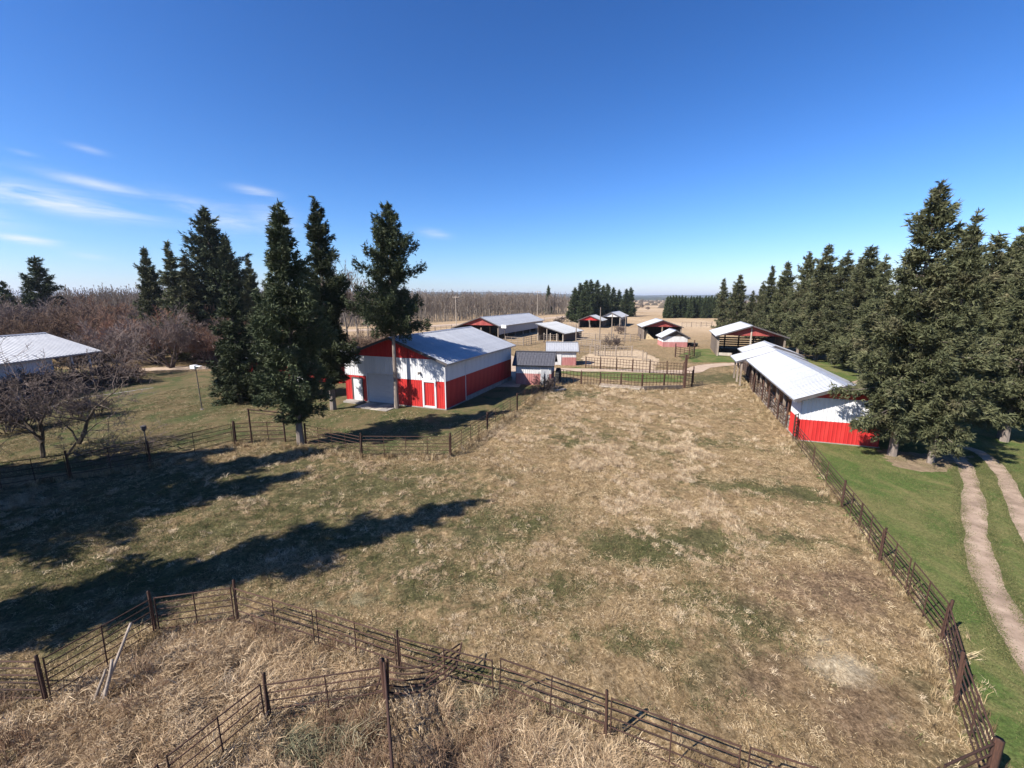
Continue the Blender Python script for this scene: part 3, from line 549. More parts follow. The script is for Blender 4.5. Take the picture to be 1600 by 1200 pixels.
# --- open pole barn with red gable behind the big barn
def pole_barn():
    fr = Vector((-2.94, 97.52)); w = 11.6; xr = 7.2; r = -23.0; L = 30.0; rd = 5.0
    o = fr - w*Vector((math.cos(R(r)), math.sin(R(r))))
    b = empty('pole_barn', (o.x, o.y), r, 'long open pole barn with faded red gable beyond the big barn', 'barn')
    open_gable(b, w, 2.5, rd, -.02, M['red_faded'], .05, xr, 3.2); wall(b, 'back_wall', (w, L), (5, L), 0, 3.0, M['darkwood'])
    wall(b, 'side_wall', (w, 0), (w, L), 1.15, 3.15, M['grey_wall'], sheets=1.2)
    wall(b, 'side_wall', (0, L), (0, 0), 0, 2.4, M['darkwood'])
    posts(b, [(w-.15, y) for y in (0, 5, 10, 15, 20, 25, 29.8)] + [(x, 0) for x in (.2, 3.5, 7.2)] + [(7.2, y) for y in (4.6, 9.2, 13.8, 18.4)], 2.6, M['wood'], .13)
    f = MB(); f.box(w-.05, w+.02, .2, L, 0, .12); f.build('sill', M['darkwood'], b)
    gable_roof(b, w, L, 2.5, rd, .4, .5, .4, M['roof'], xr, 3.2, 1.2)
    A = Vector((5.64, 96.00)); c = empty('lean_to', (A.x, A.y), -30, 'grey roofed lean-to shed at the far end of the open pole barn', 'shed')
    w2, L2 = 6.2, 10.5
    roof_slope(c, (w2+.4, -.3, 1.75), (-.5, -.3, 3.7), (0, L2+.6, 0), M['roof_old'], 1.2)
    wall(c, 'wall', (w2, 0), (w2, L2), 0, 1.65, M['darkwood']); wall(c, 'wall', (0, L2), (0, 0), 0, 3.3, M['darkwood']); wall(c, 'wall', (w2, L2), (0, L2), 0, 1.7, M['darkwood'])
    posts(c, [(x, 0) for x in (.1, 1.6, 3.1, 4.6, 6.05)], 1.7, M['palewood'], .1)
pole_barn()

# --- two small sheds in the yard
def shed_eave_front(name, label, FLp, FRp, D, ev, rd, lower, upper, roofm, door, oe=.3):
    A = Vector(FLp); Bq = Vector(FRp); d = Bq-A; w = d.length
    b = empty(name, (A.x, A.y), math.degrees(math.atan2(d.y, d.x)), label, 'shed'); zb = ev*.52
    for p0, p1 in (((0,0),(w,0)), ((w,0),(w,D)), ((w,D),(0,D)), ((0,D),(0,0))):
        wall(b, 'wall', p0, p1, 0, zb, lower); wall(b, 'wall', p0, p1, zb, ev, upper)
    for x, s in ((0, -1), (w, 1)):
        m = MB(); m.prism([(x-s*.02, 0, ev-.02), (x-s*.02, D, ev-.02), (x-s*.02, D/2, rd-.06)], (-s*.08, 0, 0)); m.build('gable', upper, b)
    sl = (rd-ev)/(D/2)
    roof_slope(b, (-.3, -oe, ev-oe*sl), (-.3, D/2, rd), (w+.6, 0, 0), roofm, .6); roof_slope(b, (-.3, D+oe, ev-oe*sl), (-.3, D/2, rd), (w+.6, 0, 0), roofm, .6)
    c = MB(); c.beam((-.3, D/2, rd+.02), (w+.3, D/2, rd+.02), .3, .05); c.build('ridge_cap', roofm, b)
    if door:
        x0, x1, mt = door; m = MB(); m.box(x0, x1, -.05, .0, .05, ev-.25); dd = m.build('door', mt, b); m = MB(); m.box(x0-.08, x0, -.06, 0, 0, ev-.15); m.box(x1, x1+.08, -.06, 0, 0, ev-.15); m.box(x0-.08, x1+.08, -.06, 0, ev-.25, ev-.15); m.build('door_frame', M['old_white'], b)
    return b, w
shed_eave_front('shed', 'small white shed with dark shingle roof beside the big barn', (0.41, 46.02), (4.14, 45.31), 3.4, 2.3, 3.35, M['pink'], M['old_white'], M['shingle'], (2.75, 3.45, M['grey_wall']))
shed_eave_front('shed', 'small white over pink shed with ribbed metal roof in the yard', (4.96, 59.63), (8.82, 59.34), 3.0, 2.15, 3.05, M['pink'], M['old_white'], M['roof_white'], (1.05, 1.75, M['old_white']))

# --- far shelters on the left of the yard
def far_shelters():
    A = Vector((21.19, 139.44)); w = 7.0; L = 9
    b = empty('cattle_shelter', (A.x, A.y), -22, 'far cattle shelter with bright red gable and grey roof', 'shelter')
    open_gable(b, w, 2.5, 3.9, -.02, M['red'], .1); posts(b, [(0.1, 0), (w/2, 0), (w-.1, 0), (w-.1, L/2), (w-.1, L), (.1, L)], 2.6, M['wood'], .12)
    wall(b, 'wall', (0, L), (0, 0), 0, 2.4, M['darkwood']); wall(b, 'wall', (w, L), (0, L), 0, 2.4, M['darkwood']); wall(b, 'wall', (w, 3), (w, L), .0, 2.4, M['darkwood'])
    gable_roof(b, w, L, 2.5, 3.9, .5, .4, .2, M['roof_old'], sheets=1.5)
    br = MB(); br.beam((3.2, -.6, 2.6), (4.1, -.9, .3), .18, .06); br.build('brace', M['palewood'], b)
    C = Vector((29.86, 146.01)); c = empty('cattle_shelter', (C.x, C.y), -22, 'far open cattle shelter with white roof behind the red gabled one', 'shelter')
    w2, L2 = 6.0, 17
    open_gable(c, w2, 3.3, 4.7, -.02, M['old_white'], .1); wall(c, 'wall', (0, L2), (0, 0), 0, 3.2, M['darkwood']); wall(c, 'wall', (w2, L2), (0, L2), 0, 3.2, M['darkwood'])
    wall(c, 'wall', (w2, 0), (w2, L2), 2.2, 3.2, M['grey_wall']); posts(c, [(w2-.1, y) for y in (0, 4.2, 8.4, 12.6, 16.8)], 3.2, M['palewood'], .12)
    gable_roof(c, w2, L2, 3.3, 4.7, .5, .4, .4, M['roof_white'], sheets=1.5)
far_shelters()

# --- open fronted hay shed and the small shed in front of it
def hay_shed():
    A = Vector((29.70, 99.10)); w = 8.3; L = 9; ev, rd = 2.9, 4.35
    b = empty('hay_shed', (A.x, A.y), -9, 'open fronted hay shed with pink gable and dark interior', 'shed')
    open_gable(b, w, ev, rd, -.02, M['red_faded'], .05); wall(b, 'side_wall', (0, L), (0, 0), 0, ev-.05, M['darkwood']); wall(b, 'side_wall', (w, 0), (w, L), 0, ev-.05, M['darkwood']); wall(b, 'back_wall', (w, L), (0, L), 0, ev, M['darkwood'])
    posts(b, [(.1, 0), (w-.1, 0), (w/2, .1)], ev, M['wood'], .12); gable_roof(b, w, L, ev, rd, .35, .5, .4, M['roof_white'], sheets=1.2)
    h = MB(); rr = random.Random(5); n = 14
    for i in range(n):
        x = .25 + rr.uniform(0, 1.9)*(1-i/n*.6); z = .1 + i/n*2.0; h.add([(x+.5*math.cos(k)*rr.uniform(.8,1.2), .6+rr.uniform(-.3,1.5)+.4*math.sin(k), z+.28*math.sin(k*2.3)*rr.uniform(.5,1)) for k in (0,1,2,3,4,5)], [(0,1,2,3),(0,3,4,5),(1,2,4,5)])
    h.prism([(.15, .3, 0), (2.6, .3, 0), (1.2, .5, 1.3), (.15, .6, 2.2)], (0, 4, 0))
    t = h.build('hay_heap', M['hay']); t.location = (A.x, A.y, 0); t.rotation_euler = (0, 0, R(-9)); tag(t, 'heap of pale hay leaning inside the open hay shed', 'hay')
    A = Vector((28.80, 82.96)); w = 4.5; ev, rd = 2.0, 3.2; L = 5
    c = empty('shed', (A.x, A.y), -7, 'small white and pink gabled shed standing before the open hay shed', 'shed')
    for p0, p1 in (((0,0),(w,0)), ((w,0),(w,L)), ((w,L),(0,L)), ((0,L),(0,0))): wall(c, 'wall', p0, p1, 0, .95, M['pink']); wall(c, 'wall', p0, p1, .95, ev, M['old_white'])
    gable_end(c, 'gable', [(0, ev), (w, ev), (w/2, rd-.06)], (.02, -1), M['darkwood']); gable_end(c, 'gable', [(0, ev), (w, ev), (w/2, rd-.06)], (L, 1), M['darkwood'])
    gable_roof(c, w, L, ev, rd, .4, .35, .3, M['roof'], sheets=.9)
hay_shed()

# --- open pole barn on the right
def right_pole_barn():
    A = Vector((32.91, 69.63)); w, L, ev, rd = 9.4, 12.5, 3.35, 4.95
    b = empty('pole_barn', (A.x, A.y), ROT, 'open pole barn with white roof and faded red gable near the spruce row', 'barn')
    open_gable(b, w, ev, rd, -.02, M['red_faded'], .0); wall(b, 'side_wall', (0, L), (0, 0), 0, ev-.05, M['darkwood'], sheets=1.0)
    wall(b, 'side_wall', (w, 0), (w, L), .9, ev-.05, M['darkwood'])
    posts(b, [(.1, 0), (w-.1, 0), (w-.1, L/2)] + [(x, L-.1) for x in (.1, 2.3, 4.6, 7, w-.1)], ev, M['wood'], .12)
    m = MB(); m.box(4.55, 4.75, -.1, .1, -.2, 4.6); m.build('post', M['palewood'], b)
    boards(b, (.2, L-.25), (w-.2, L-.25), .3, 2.3, 5, M['wood'], .16, .05)
    m = MB(); m.box(.2, 2.2, .0, .12, .1, .55); m.build('plank_barrier', M['palewood'], b)
    gable_roof(b, w, L, ev, rd, .4, .6, .4, M['roof_white'], sheets=1.1)
right_pole_barn()

# --- long red and white livestock shed on the right, with its extension and a small roof behind
def long_shed():
    A = Vector((18.47, 26.99)); w, L, ev, rd = 4.3, 18.6, 3.05, 3.92
    b = empty('livestock_shed', (A.x, A.y), ROT, 'long red and white livestock shed with pale metal roof along the right', 'shed')
    zb = 1.42; S = .95
    f = MB(); f.box(-.06, w+.06, -.06, L, -.3, .06); f.build('foundation', M['conc'], b)
    wall(b, 'front_wall', (0, 0), (w, 0), .06, zb, M['red'], sheets=S); wall(b, 'front_wall', (0, 0), (w, 0), zb+.004, ev-.15, M['white'], sheets=S)
    gable_end(b, 'gable', [(0, ev-.145), (w, ev-.145), (w, ev-.02), (w/2, rd-.06), (0, ev-.02)], (-.01, -1), M['red'])
    wall(b, 'side_wall', (0, 2.3), (0, 0), .06, zb, M['red'], sheets=S); wall(b, 'side_wall', (0, 2.3), (0, 0), zb+.004, ev-.05, M['white'], sheets=S)
    wall(b, 'side_wall', (w, 0), (w, L), .06, zb, M['red'], sheets=S); wall(b, 'side_wall', (w, 0), (w, L), zb+.004, ev-.05, M['white'], sheets=S)
    posts(b, [(.08, 2.3+i*2.33) for i in range(1, 8)], ev-.05, M['wood'], .08)
    m = MB(); m.box(.0, .14, 2.35, L, ev-.28, ev-.06); m.build('lintel', M['darkwood'], b)
    for y in (6.9, 11.6, 16.2):
        m = MB(); m.box(.9, w-.1, y, y+.06, .05, 1.3); m.build('partition', M['ply'], b); m = MB(); m.box(.9, w-.1, y, y+.06, 1.31, 2.6); m.build('partition', M['white'], b)
    gable_roof(b, w, L, ev, rd, .62, .75, .1, M['roof'])
    # extension with the wider eave
    e = empty('shed_extension', b.matrix_basis @ Vector((-1.0, L+.15, 0)), ROT, 'low open extension at the far end of the long livestock shed', 'shed')
    w2, L2 = 5.4, 5.2
    roof_slope(e, (-.5, 0, 2.55), (3.15, 0, 3.84), (0, L2, 0), M['roof_white']); roof_slope(e, (w2+.5, 0, 2.95), (3.15, 0, 3.84), (0, L2, 0), M['roof'])
    posts(e, [(.05, .2), (.05, L2/2), (.05, L2-.2)], 2.62, M['wood'], .08); wall(e, 'wall', (w2, 0), (w2, L2), 0, 3.0, M['red']); wall(e, 'wall', (w2, L2), (1.5, L2), 0, 2.9, M['darkwood'])
    C = Vector((28.00, 51.91)); d = Vector((math.cos(R(ROT)), math.sin(R(ROT))))
    C = C + d*.4
    c = empty('shed', (C.x, C.y), ROT, 'small white roofed shed between the livestock shed and the open pole barn', 'shed')
    w3, L3 = 5.2, 6.2
    for p0, p1 in (((w3,0),(w3,L3)), ((w3,L3),(0,L3)), ((0,L3),(0,0))): wall(c, 'wall', p0, p1, 0, 2.6, M['darkwood'])
    wall(c, 'wall', (0, 0), (w3, 0), 0, 2.6, M['darkwood']); gable_end(c, 'gable', [(0, 2.6), (w3, 2.6), (w3/2, 3.5)], (.02, -1), M['red_faded']); gable_end(c, 'gable', [(0, 2.6), (w3, 2.6), (w3/2, 3.5)], (L3, 1), M['red_faded'])
    gable_roof(c, w3, L3, 2.65, 3.6, .45, .3, .3, M['roof_white'])
M['ply'] = mat('orange_plywood', [(.2,(.30,.13,.055)),(.5,(.42,.20,.09)),(.8,(.52,.29,.15))], 2, .8, 0, .2)
long_shed()

# ------------------------------------------------------------------ pipe fences
UNIT = MB(); UNIT.tube([(0,0,0), (0,0,1)], [1,1], 6); RAILME = {k: UNIT.mesh('rail', M[k], True) for k in ('rust', 'steel', 'wood', 'palewood')}
def pipe(name, a, b, r, mk, parent):
    a = Vector(a); b = Vector(b); d = b-a; o = link_obj(name, RAILME[mk], parent); o.location = a
    o.rotation_mode = 'QUATERNION'; o.rotation_quaternion = d.to_track_quat('Z', 'Y'); o.scale = (r, r, d.length); return o
def fence(label, pts, h=1.45, rails=6, mk='rust', low=.22, mids=1, pr=.055, rr=.024, post_h=.15, sub=1, group=None, skip=(), name='pipe_fence', posts_at=None, cat='fence', rmk=None):
    """posts at pts; between them free-standing pipe panels: end and middle uprights with level rails"""
    o0 = Vector((*pts[0], 0)); f = empty(name, (o0.x, o0.y), 0, label, cat, group)
    rnd = random.Random(len(label)*7+len(pts))
    P = [Vector((p[0], p[1], hz(p[0], p[1]))) - o0 for p in pts]
    for i, p in enumerate(P):
        if posts_at is not None and i not in posts_at: continue
        lean = Vector((rnd.gauss(0, .03), rnd.gauss(0, .03), 0))
        pipe('post', p - Vector((0,0,.3)), p + lean + Vector((0,0,h+post_h+rnd.uniform(-.05,.1))), pr*rnd.uniform(.9,1.15), mk, f)
    for i in range(len(P)-1):
        if i in skip: continue
        n = sub if isinstance(sub, int) else sub[i]
        for k in range(n):
            a = P[i].lerp(P[i+1], k/n); b = P[i].lerp(P[i+1], (k+1)/n); d = (b-a); u = d.normalized(); a = a+u*.07; b = b-u*.07
            za = hz(a.x+o0.x, a.y+o0.y); zb = hz(b.x+o0.x, b.y+o0.y); a.z = za + rnd.uniform(-.04,.05); b.z = zb + rnd.uniform(-.04,.05)
            ta = Vector((rnd.gauss(0,.015), rnd.gauss(0,.015), 0)); pan = link_obj('panel', None, f); pan.empty_display_size = .2
            for t in [0, 1] + [(j+1)/(mids+1) for j in range(mids)]:
                q = a.lerp(b, t); pipe('upright', q+Vector((0,0,.02)), q+ta+Vector((0,0,h+.02)), rr*1.05, mk, pan)
            for j in range(rails):
                z = low + (h-low)*(j/(rails-1))**.92 if rails > 1 else h
                pipe('rail', a+Vector((0,0,z+rnd.uniform(-.008,.008)))+ta*(z/h), b+Vector((0,0,z+rnd.uniform(-.008,.008)))+ta*(z/h), rr*(1.15 if j == rails-1 else 1), rmk or mk, pan)
    return f
F1 = [(-7.75, 10.77), (-5.11, 9.88), (-2.76, 9.10), (-0.35, 8.24), (1.97, 7.46), (4.16, 6.35), (6.26, 5.69)]
fence('rusty pipe panel fence crossing the bottom foreground toward the right', F1, 1.12, 5, 'rust', .16, 1, .036, .0145, posts_at=(0, 2, 4))
fence('rusty pipe panel fence at lower left beside the leaning timber poles', [(-15.5, 8.4), (-10.40, 8.19), (-9.66, 10.32), (-7.75, 10.77)], 1.1, 6, 'rust', .16, 1, .036, .016, posts_at=(1, 2))
fence('rusty pen fence in the flattened straw at the bottom left', [(-6.4, 4.6), (-6.11, 6.21), (-5.20, 7.75), (-2.78, 8.19)], 1.05, 5, 'rust', .16, 1, .03, .0145, posts_at=(2, 3))
fence('rusty fence panel seen end on coming toward the camera', [(-2.77, 8.17), (-1.89, 5.66), (-1.2, 3.2)], 1.12, 6, 'rust', .16, 2, .06, .026)
fence('long rusty pipe fence between the pasture and the mown lawn', F3, 1.15, 6, 'rust', .16, 1, .04, .0165, sub=[2, 2, 2, 1, 1], posts_at=(0, 1, 2, 3, 4))
fence('pipe fence corner along the bottom right edge', [F3[5], (7.40, 6.05), (6.26, 5.69)], 1.12, 5, 'rust', .16, 0, .075, .018, posts_at=(0,), post_h=.12)
fence('dark pipe fence under the bare crab apple on the left', [(-30, 19.6), (-24.62, 19.56), (-22.52, 20.85), (-19.85, 22.58), (-17.53, 26.23)], 1.3, 5, 'rust', .25, 1, .04, .016, sub=[2, 1, 1, 1])
fence('rusty pipe fence curving past the tall spruce toward the barn', [(-13.01, 26.23), (-8.72, 23.96), (-3.56, 23.96), (-1.73, 28.94), (0.42, 34.76), (3.21, 42.67)], 1.25, 6, 'rust', .18, 3, .055, .0165, sub=[1, 1, 1, 1, 1])
def gate_arch():
    a = Vector((*(-17.41, 26.23), 0)); b = Vector((*(-16.55, 26.48), 0)); c = Vector((*(-14.49, 26.61), 0)); f = empty('gate', (b.x, b.y), 0, 'pipe gate with tall overhead frame beside the big spruce', 'gate')
    a -= b; c -= b; b = Vector((0,0,0)); up = Vector((0,0,1))
    m = MB(); m.tube([b, b+up*2.25], [.05]*2); m.tube([c, c+up*2.0], [.05]*2); m.tube([b+up*2.2, c+up*1.95], [.04]*2); m.tube([b+up*2.0, c+up*1.75], [.025]*2); m.build('overhead_frame', M['rust'], f)
    for j in range(5): pipe('rail', b+up*(.25+j*.27), c+up*(.25+j*.27), .022, 'rust', f)
    m = MB(); m.tube([b.lerp(c,.5)+up*.2, b.lerp(c,.5)+up*1.36], [.022]*2); m.tube([c+up*.2, c+up*1.36], [.022]*2); m.build('gate_upright', M['rust'], f)
    for j in range(5): pipe('rail', a+up*(.25+j*.27), b+up*(.25+j*.27), .022, 'rust', f)
    pipe('post', a, a+up*1.5, .06, 'rust', f)
gate_arch()
# feeding pens in the middle of the yard
fence('dark railed feed bunk fence along the near side of the yard pen', [(5.26, 47.50), (7.45, 46.02), (9.37, 45.31), (11.38, 44.62), (13.39, 43.95)], 1.32, 3, 'rust', .5, 5, .05, .024)
fence('dark railed feed bunk fence on the right end of the yard pen', [(13.39, 43.95), (15.75, 44.28), (17.94, 44.62)], 1.32, 3, 'rust', .5, 5, .05, .024)
fence('railed fence along the far side of the yard pen beside the lane', [(9.76, 57.07), (11.50, 56.00), (13.35, 54.97), (15.12, 53.98), (17.00, 53.02), (18.81, 52.09), (20.40, 51.19)], 1.45, 4, 'rust', .4, 4, .06, .024)
fence('small rusty gate panels at the right corner of the yard pen', [(18.21, 44.96), (18.81, 44.62), (19.81, 46.74)], 1.6, 6, 'rust', .2, 1, .07, .026, name='gate', cat='gate')
def bunk():
    for lab, a, b in (('long wooden feed trough at the foot of the left pen fence', (9.04, 44.28), (12.83, 42.67)), ('long dark feed trough at the foot of the right pen fence', (13.21, 42.67), (17.30, 43.30))):
        A = Vector(a); Bq = Vector(b); d = Bq-A; L = d.length; t = empty('feed_trough', (A.x, A.y), math.degrees(math.atan2(d.y, d.x)), lab, 'trough')
        mk = 'palewood' if 'left' in lab else 'darkwood'
        m = MB(); m.box(0, L, -.05, .0, .05, .2 if 'left' in lab else .42); m.build('front_board', M[mk], t); m = MB(); m.box(0, L, .6, .65, .05, .3); m.build('back_board', M['wood'], t); m = MB(); m.box(0, L, 0, .6, .1, .15); m.build('floor_board', M['wood'], t)
bunk()
p = Vector((17.75, 43.95)); m = MB(); m.box(-.1, .1, -.1, .1, -.2, 3.4); o = m.build('gate_post', M['rust']); o.location = (p.x, p.y, 0); tag(o, 'tall dark wooden gate post at the corner of the yard pen', 'post')
# pens beside the long shed
fence('rusty gates and posts along the open side of the livestock shed', [(19.39, 29.70), (20.19, 32.04), (21.45, 35.40), (22.49, 38.20), (23.74, 41.76)], 1.4, 6, 'rust', .15, 2, .065, .022, post_h=.5, name='pen_fence')
fence('rusty pen projecting from the livestock shed into the pasture', [(23.74, 41.76), (23.30, 41.17), (25.51, 46.02), (27.74, 50.75), (29.05, 54.47), (30.74, 58.76)], 1.45, 6, 'rust', .15, 2, .07, .024, post_h=.35, name='pen_fence')
fence('pipe gate end panel at the front corner of the livestock shed', [(18.01, 26.73), (18.89, 27.52)], 1.7, 7, 'rust', .2, 1, .05, .024, name='gate', cat='gate')
# corrals further off
fence('old plank corral with upright boards left of the yard centre', [(13.40, 69.63), (14.77, 68.84), (16.33, 68.07), (18.64, 67.31)], 1.7, 6, 'wood', .2, 3, .09, .035, name='corral_fence')
fence('thin rail fence trailing from the plank corral', [(18.64, 67.31), (19.49, 64.43), (19.65, 63.08)], 1.3, 2, 'wood', .6, 0, .07, .03, name='corral_fence')
fence('weathered corral fence behind the small metal roofed shed', [(11.20, 72.12), (13.01, 72.12), (13.91, 69.63)], 1.5, 3, 'wood', .4, 1, .07, .03, name='corral_fence')
fence('old corral fence in front of the far cattle shelters', [(14.85, 99.10), (18.06, 94.51), (21.63, 93.08), (25.32, 93.08), (28.22, 96.00)], 1.5, 4, 'wood', .3, 2, .1, .04, name='corral_fence')
fence('crooked corral fence right behind the lean-to shed', [(12.39, 84.11), (15.08, 81.85), (16.02, 78.67), (18.59, 84.11)], 1.5, 4, 'wood', .3, 2, .09, .04, name='corral_fence')
fence('small holding pen in front of the white and pink gabled shed', [(25.70, 68.07), (26.93, 65.84), (28.94, 68.84), (31.01, 73.88)], 1.6, 5, 'rust', .2, 2, .1, .035, name='pen_fence', post_h=.5)
fence('post and rail fence along the far straw field', [(55.23, 142.65), (58.36, 142.65), (61.48, 142.65), (66.54, 146.01)], 1.5, 3, 'wood', .4, 1, .1, .04, name='rail_fence')
fence('rail fence along the gravel road left of the pole barn', [(-40.02, 113.77), (-33.96, 115.91), (-27.68, 118.13), (-21.58, 122.83), (-17.59, 127.92)], 1.4, 3, 'wood', .4, 2, .1, .04, name='rail_fence')
fence('corral fence running in front of the open pole barn', [(-1.27, 86.49), (2.23, 84.11), (3.87, 87.73), (6.74, 91.68), (9.71, 91.68)], 1.6, 4, 'wood', .25, 2, .1, .04, name='corral_fence')
fence('corral fence beside the gravel road beyond the lean-to', [(13.10, 179.79), (16.89, 165.45), (20.13, 153.22), (20.10, 133.43)], 1.6, 4, 'wood', .25, 3, .1, .04, name='corral_fence')

# ------------------------------------------------------------------ spruces
def spruce_mesh(seed, h, rad, bare=.06, dens=1.0, shape='cone', ragged=.25, droop=.35, leaf=.34, puff=.16):
    """needle sprays along drooping boughs; returns (trunk mesh data, crown mesh data)"""
    rg = np.random.default_rng(seed); z0 = h*bare; tb = MB()
    rb = .0125*h
    lean = rg.normal(0, .012*h, 2)
    def axis_at(z): t = z/h; return np.array([lean[0]*t*t, lean[1]*t*t, z])
    tb.tube([axis_at(h*t) - np.array([0,0,.25*(t == 0)]) for t in np.linspace(0, .98, 9)], [rb*(1-t)**.8*(1.25 if t == 0 else 1)+.015 for t in np.linspace(0, .98, 9)], 8)
    V = []; T = []
    sector = rg.uniform(.72, 1.18, 10)                        # uneven sides
    z = z0; sprays = []; bran = []
    while z < h*.992:
        t = (z-z0)/(h-z0)
        if shape == 'cone': prof = (1-t)**.82*(1 - .5*math.exp(-((t)/.10)**1.0))
        elif shape == 'column': prof = min(1, (1-t)**.72*1.2)*(.42+.58*min(1, t*3.2))*(1+.16*math.sin(t*19+seed))
        else: prof = (1-t**1.9)**.9*(.66+.34*min(1, t*4))*(1+.2*math.sin(t*14+seed))
        L0 = max(.18, rad*prof); n = int(rg.integers(5, 8)) if t < .93 else 4; a0 = rg.uniform(0, 6.28)
        tier = rg.uniform(1-ragged, 1+ragged*.8)
        for k in range(n):
            a = a0 + 6.283*k/n + rg.normal(0, .25); L = L0*tier*rg.uniform(1-ragged*1.3, 1+ragged)*sector[int((a % 6.283)/6.284*10)]
            if rg.random() < ragged*.22: continue
            zz = z + rg.uniform(-.15, .15)*(1+puff*8); o = axis_at(zz); dr = droop*(1-t)*1.15 - .42*t
            d = np.array([math.cos(a), math.sin(a), 0]); side = np.array([-math.sin(a), math.cos(a), 0])
            ns = max(4, int(L*17*dens))
            s = rg.uniform(.12, 1.0, ns)**.75
            fan = .30*L*(1-s)+.10
            lat = rg.uniform(-1, 1, ns)*fan*(.55+.45*(s > .3))
            px = o + np.outer(s*L, d) + np.outer(lat, side); px[:,2] += -dr*L*(s**1.2) + .16*L*s**3 - np.abs(lat)*.25 - rg.uniform(0, .22, ns)*min(1, L*.5)
            px += rg.normal(0, .05, px.shape); px[:,2] += rg.normal(0, puff, ns)*min(1, L*.6)
            dirv = np.outer(np.ones(ns), d)*(.75) + np.outer(np.sign(lat)*rg.uniform(.1, .9, ns), side); dirv[:,2] += -dr*.55 + rg.normal(puff*1.2, .4, ns)
            sprays.append((px, dirv, np.full(ns, 1.0)))
            bran.append((o, o + d*L*.5 + np.array([0,0,-dr*L*.42]), o + d*L*.8 + np.array([0,0,-dr*L*.75+.06*L]), .012+.008*L))
        z += rg.uniform(.22, .36)*(1.0 if h > 8 else .75)
    P = np.concatenate([s[0] for s in sprays]); D = np.concatenate([s[1] for s in sprays]); N = len(P)
    tip = np.array([axis_at(h*q) for q in np.linspace(.93, 1.0, 14)]); P = np.concatenate([P, tip]); D = np.concatenate([D, np.tile([0,0,1.], (14,1)) + rg.normal(0, .35, (14,3))]); N = len(P)
    D /= np.linalg.norm(D, axis=1)[:,None]; rv = rg.normal(0, 1, (N,3)); U = np.cross(D, rv); U /= np.linalg.norm(U, axis=1)[:,None]; W = np.cross(D, U)
    ln = leaf*rg.uniform(.65, 1.35, N); wd = ln*rg.uniform(.2, .34, N)
    # each spray: a bottle-brush of narrow needle twigs fanning off its axis
    K = []
    for q in range(5):
        off = rg.normal(0, 1, (N,1))*.5*U + rg.normal(0, 1, (N,1))*.5*W; dd = D*.9 + off; dd /= np.linalg.norm(dd, axis=1)[:,None]
        base = P + D*(ln*rg.uniform(-.35, .3, N))[:,None]; sd = np.cross(dd, rg.normal(0, 1, (N,3))); sd /= np.linalg.norm(sd, axis=1)[:,None]
        l2 = ln*rg.uniform(.55, 1.0, N); w2 = l2*rg.uniform(.10, .17, N)
        K.append(np.stack([base - sd*w2[:,None], base + sd*w2[:,None], base + dd*l2[:,None]], 1))
    V = np.concatenate(K).reshape(-1, 3); Q = np.arange(len(V)).reshape(-1, 3)
    bt = MB()
    for a, b, c, r in bran: bt.tube([a, b, c], [r, r*.65, r*.3], 3, False)
    nb = len(bt.v); Vb = np.array(bt.v); Fb = np.array(bt.f)
    return tb, V, Q, Vb, Fb
SPR = {}; TRI = []
def spruce_kind(key, mk, **kw):
    tb, V, Q, Vb, Fb = spruce_mesh(**kw)
    # boughs belong to the trunk's wood
    k = len(tb.v); tv = np.array(tb.v); allv = np.concatenate([tv, Vb]); me_t = bpy.data.meshes.new('trunk')
    me_t.from_pydata([tuple(v) for v in allv], [], [tuple(f) for f in tb.f] + [tuple(int(i)+k for i in f) for f in Fb]); me_t.materials.append(M['bark']); me_t.update()
    me_c = np_mesh('crown', V, None, Q, M[mk]); TRI.append(len(Q)); SPR[key] = (me_t, me_c, kw['h'], kw['rad'])
def spruce(key, loc, h, rz=None, wide=1.0, label=None, group=None, name='spruce_tree', tilt=(0,0)):
    me_t, me_c, h0, r0 = SPR[key]; s = h/h0; rz = random.uniform(0, 360) if rz is None else rz
    e = empty(name, (loc[0], loc[1], hz(loc[0], loc[1]) if abs(loc[0]) < 60 else 0), rz, label, 'tree', group); e.scale = (s*wide, s*wide, s)
    e.rotation_euler[0] = R(tilt[0]); e.rotation_euler[1] = R(tilt[1])
    link_obj('trunk', me_t, e); link_obj('crown', me_c, e); return e
spruce_kind('colA', 'needle_left', seed=11, h=14.4, rad=2.15, bare=.12, dens=4.2, shape='column', ragged=.45, droop=.30, leaf=.27, puff=.2)
spruce_kind('colB', 'needle_left', seed=23, h=16.5, rad=2.1, bare=.14, dens=4.2, shape='column', ragged=.40, droop=.28, leaf=.27, puff=.2)
spruce_kind('high', 'needle_left', seed=37, h=16.2, rad=2.6, bare=.41, dens=4.2, shape='blob', ragged=.5, droop=.2, leaf=.27, puff=.22)
spruce_kind('wide', 'needle_left', seed=41, h=16.0, rad=4.9, bare=.06, dens=1.3, shape='cone', ragged=.3, droop=.15, leaf=.42)
spruce_kind('low', 'needle_left', seed=43, h=11.0, rad=2.7, bare=.03, dens=2.4, shape='cone', ragged=.3, droop=.4, leaf=.32)
spruce_kind('rA', 'needle_right', seed=51, h=14.6, rad=3.4, bare=.15, dens=3.2, shape='cone', ragged=.32, droop=.46, leaf=.28)
spruce_kind('rB', 'needle_right', seed=57, h=14.0, rad=2.9, bare=.13, dens=3.0, shape='cone', ragged=.34, droop=.42, leaf=.28)
spruce_kind('rC', 'needle_right', seed=61, h=16.0, rad=2.9, bare=.09, dens=1.5, shape='cone', ragged=.34, droop=.3, leaf=.42)
spruce_kind('rD', 'needle_right', seed=67, h=16.0, rad=2.5, bare=.05, dens=1.5, shape='cone', ragged=.42, droop=.25, leaf=.42)
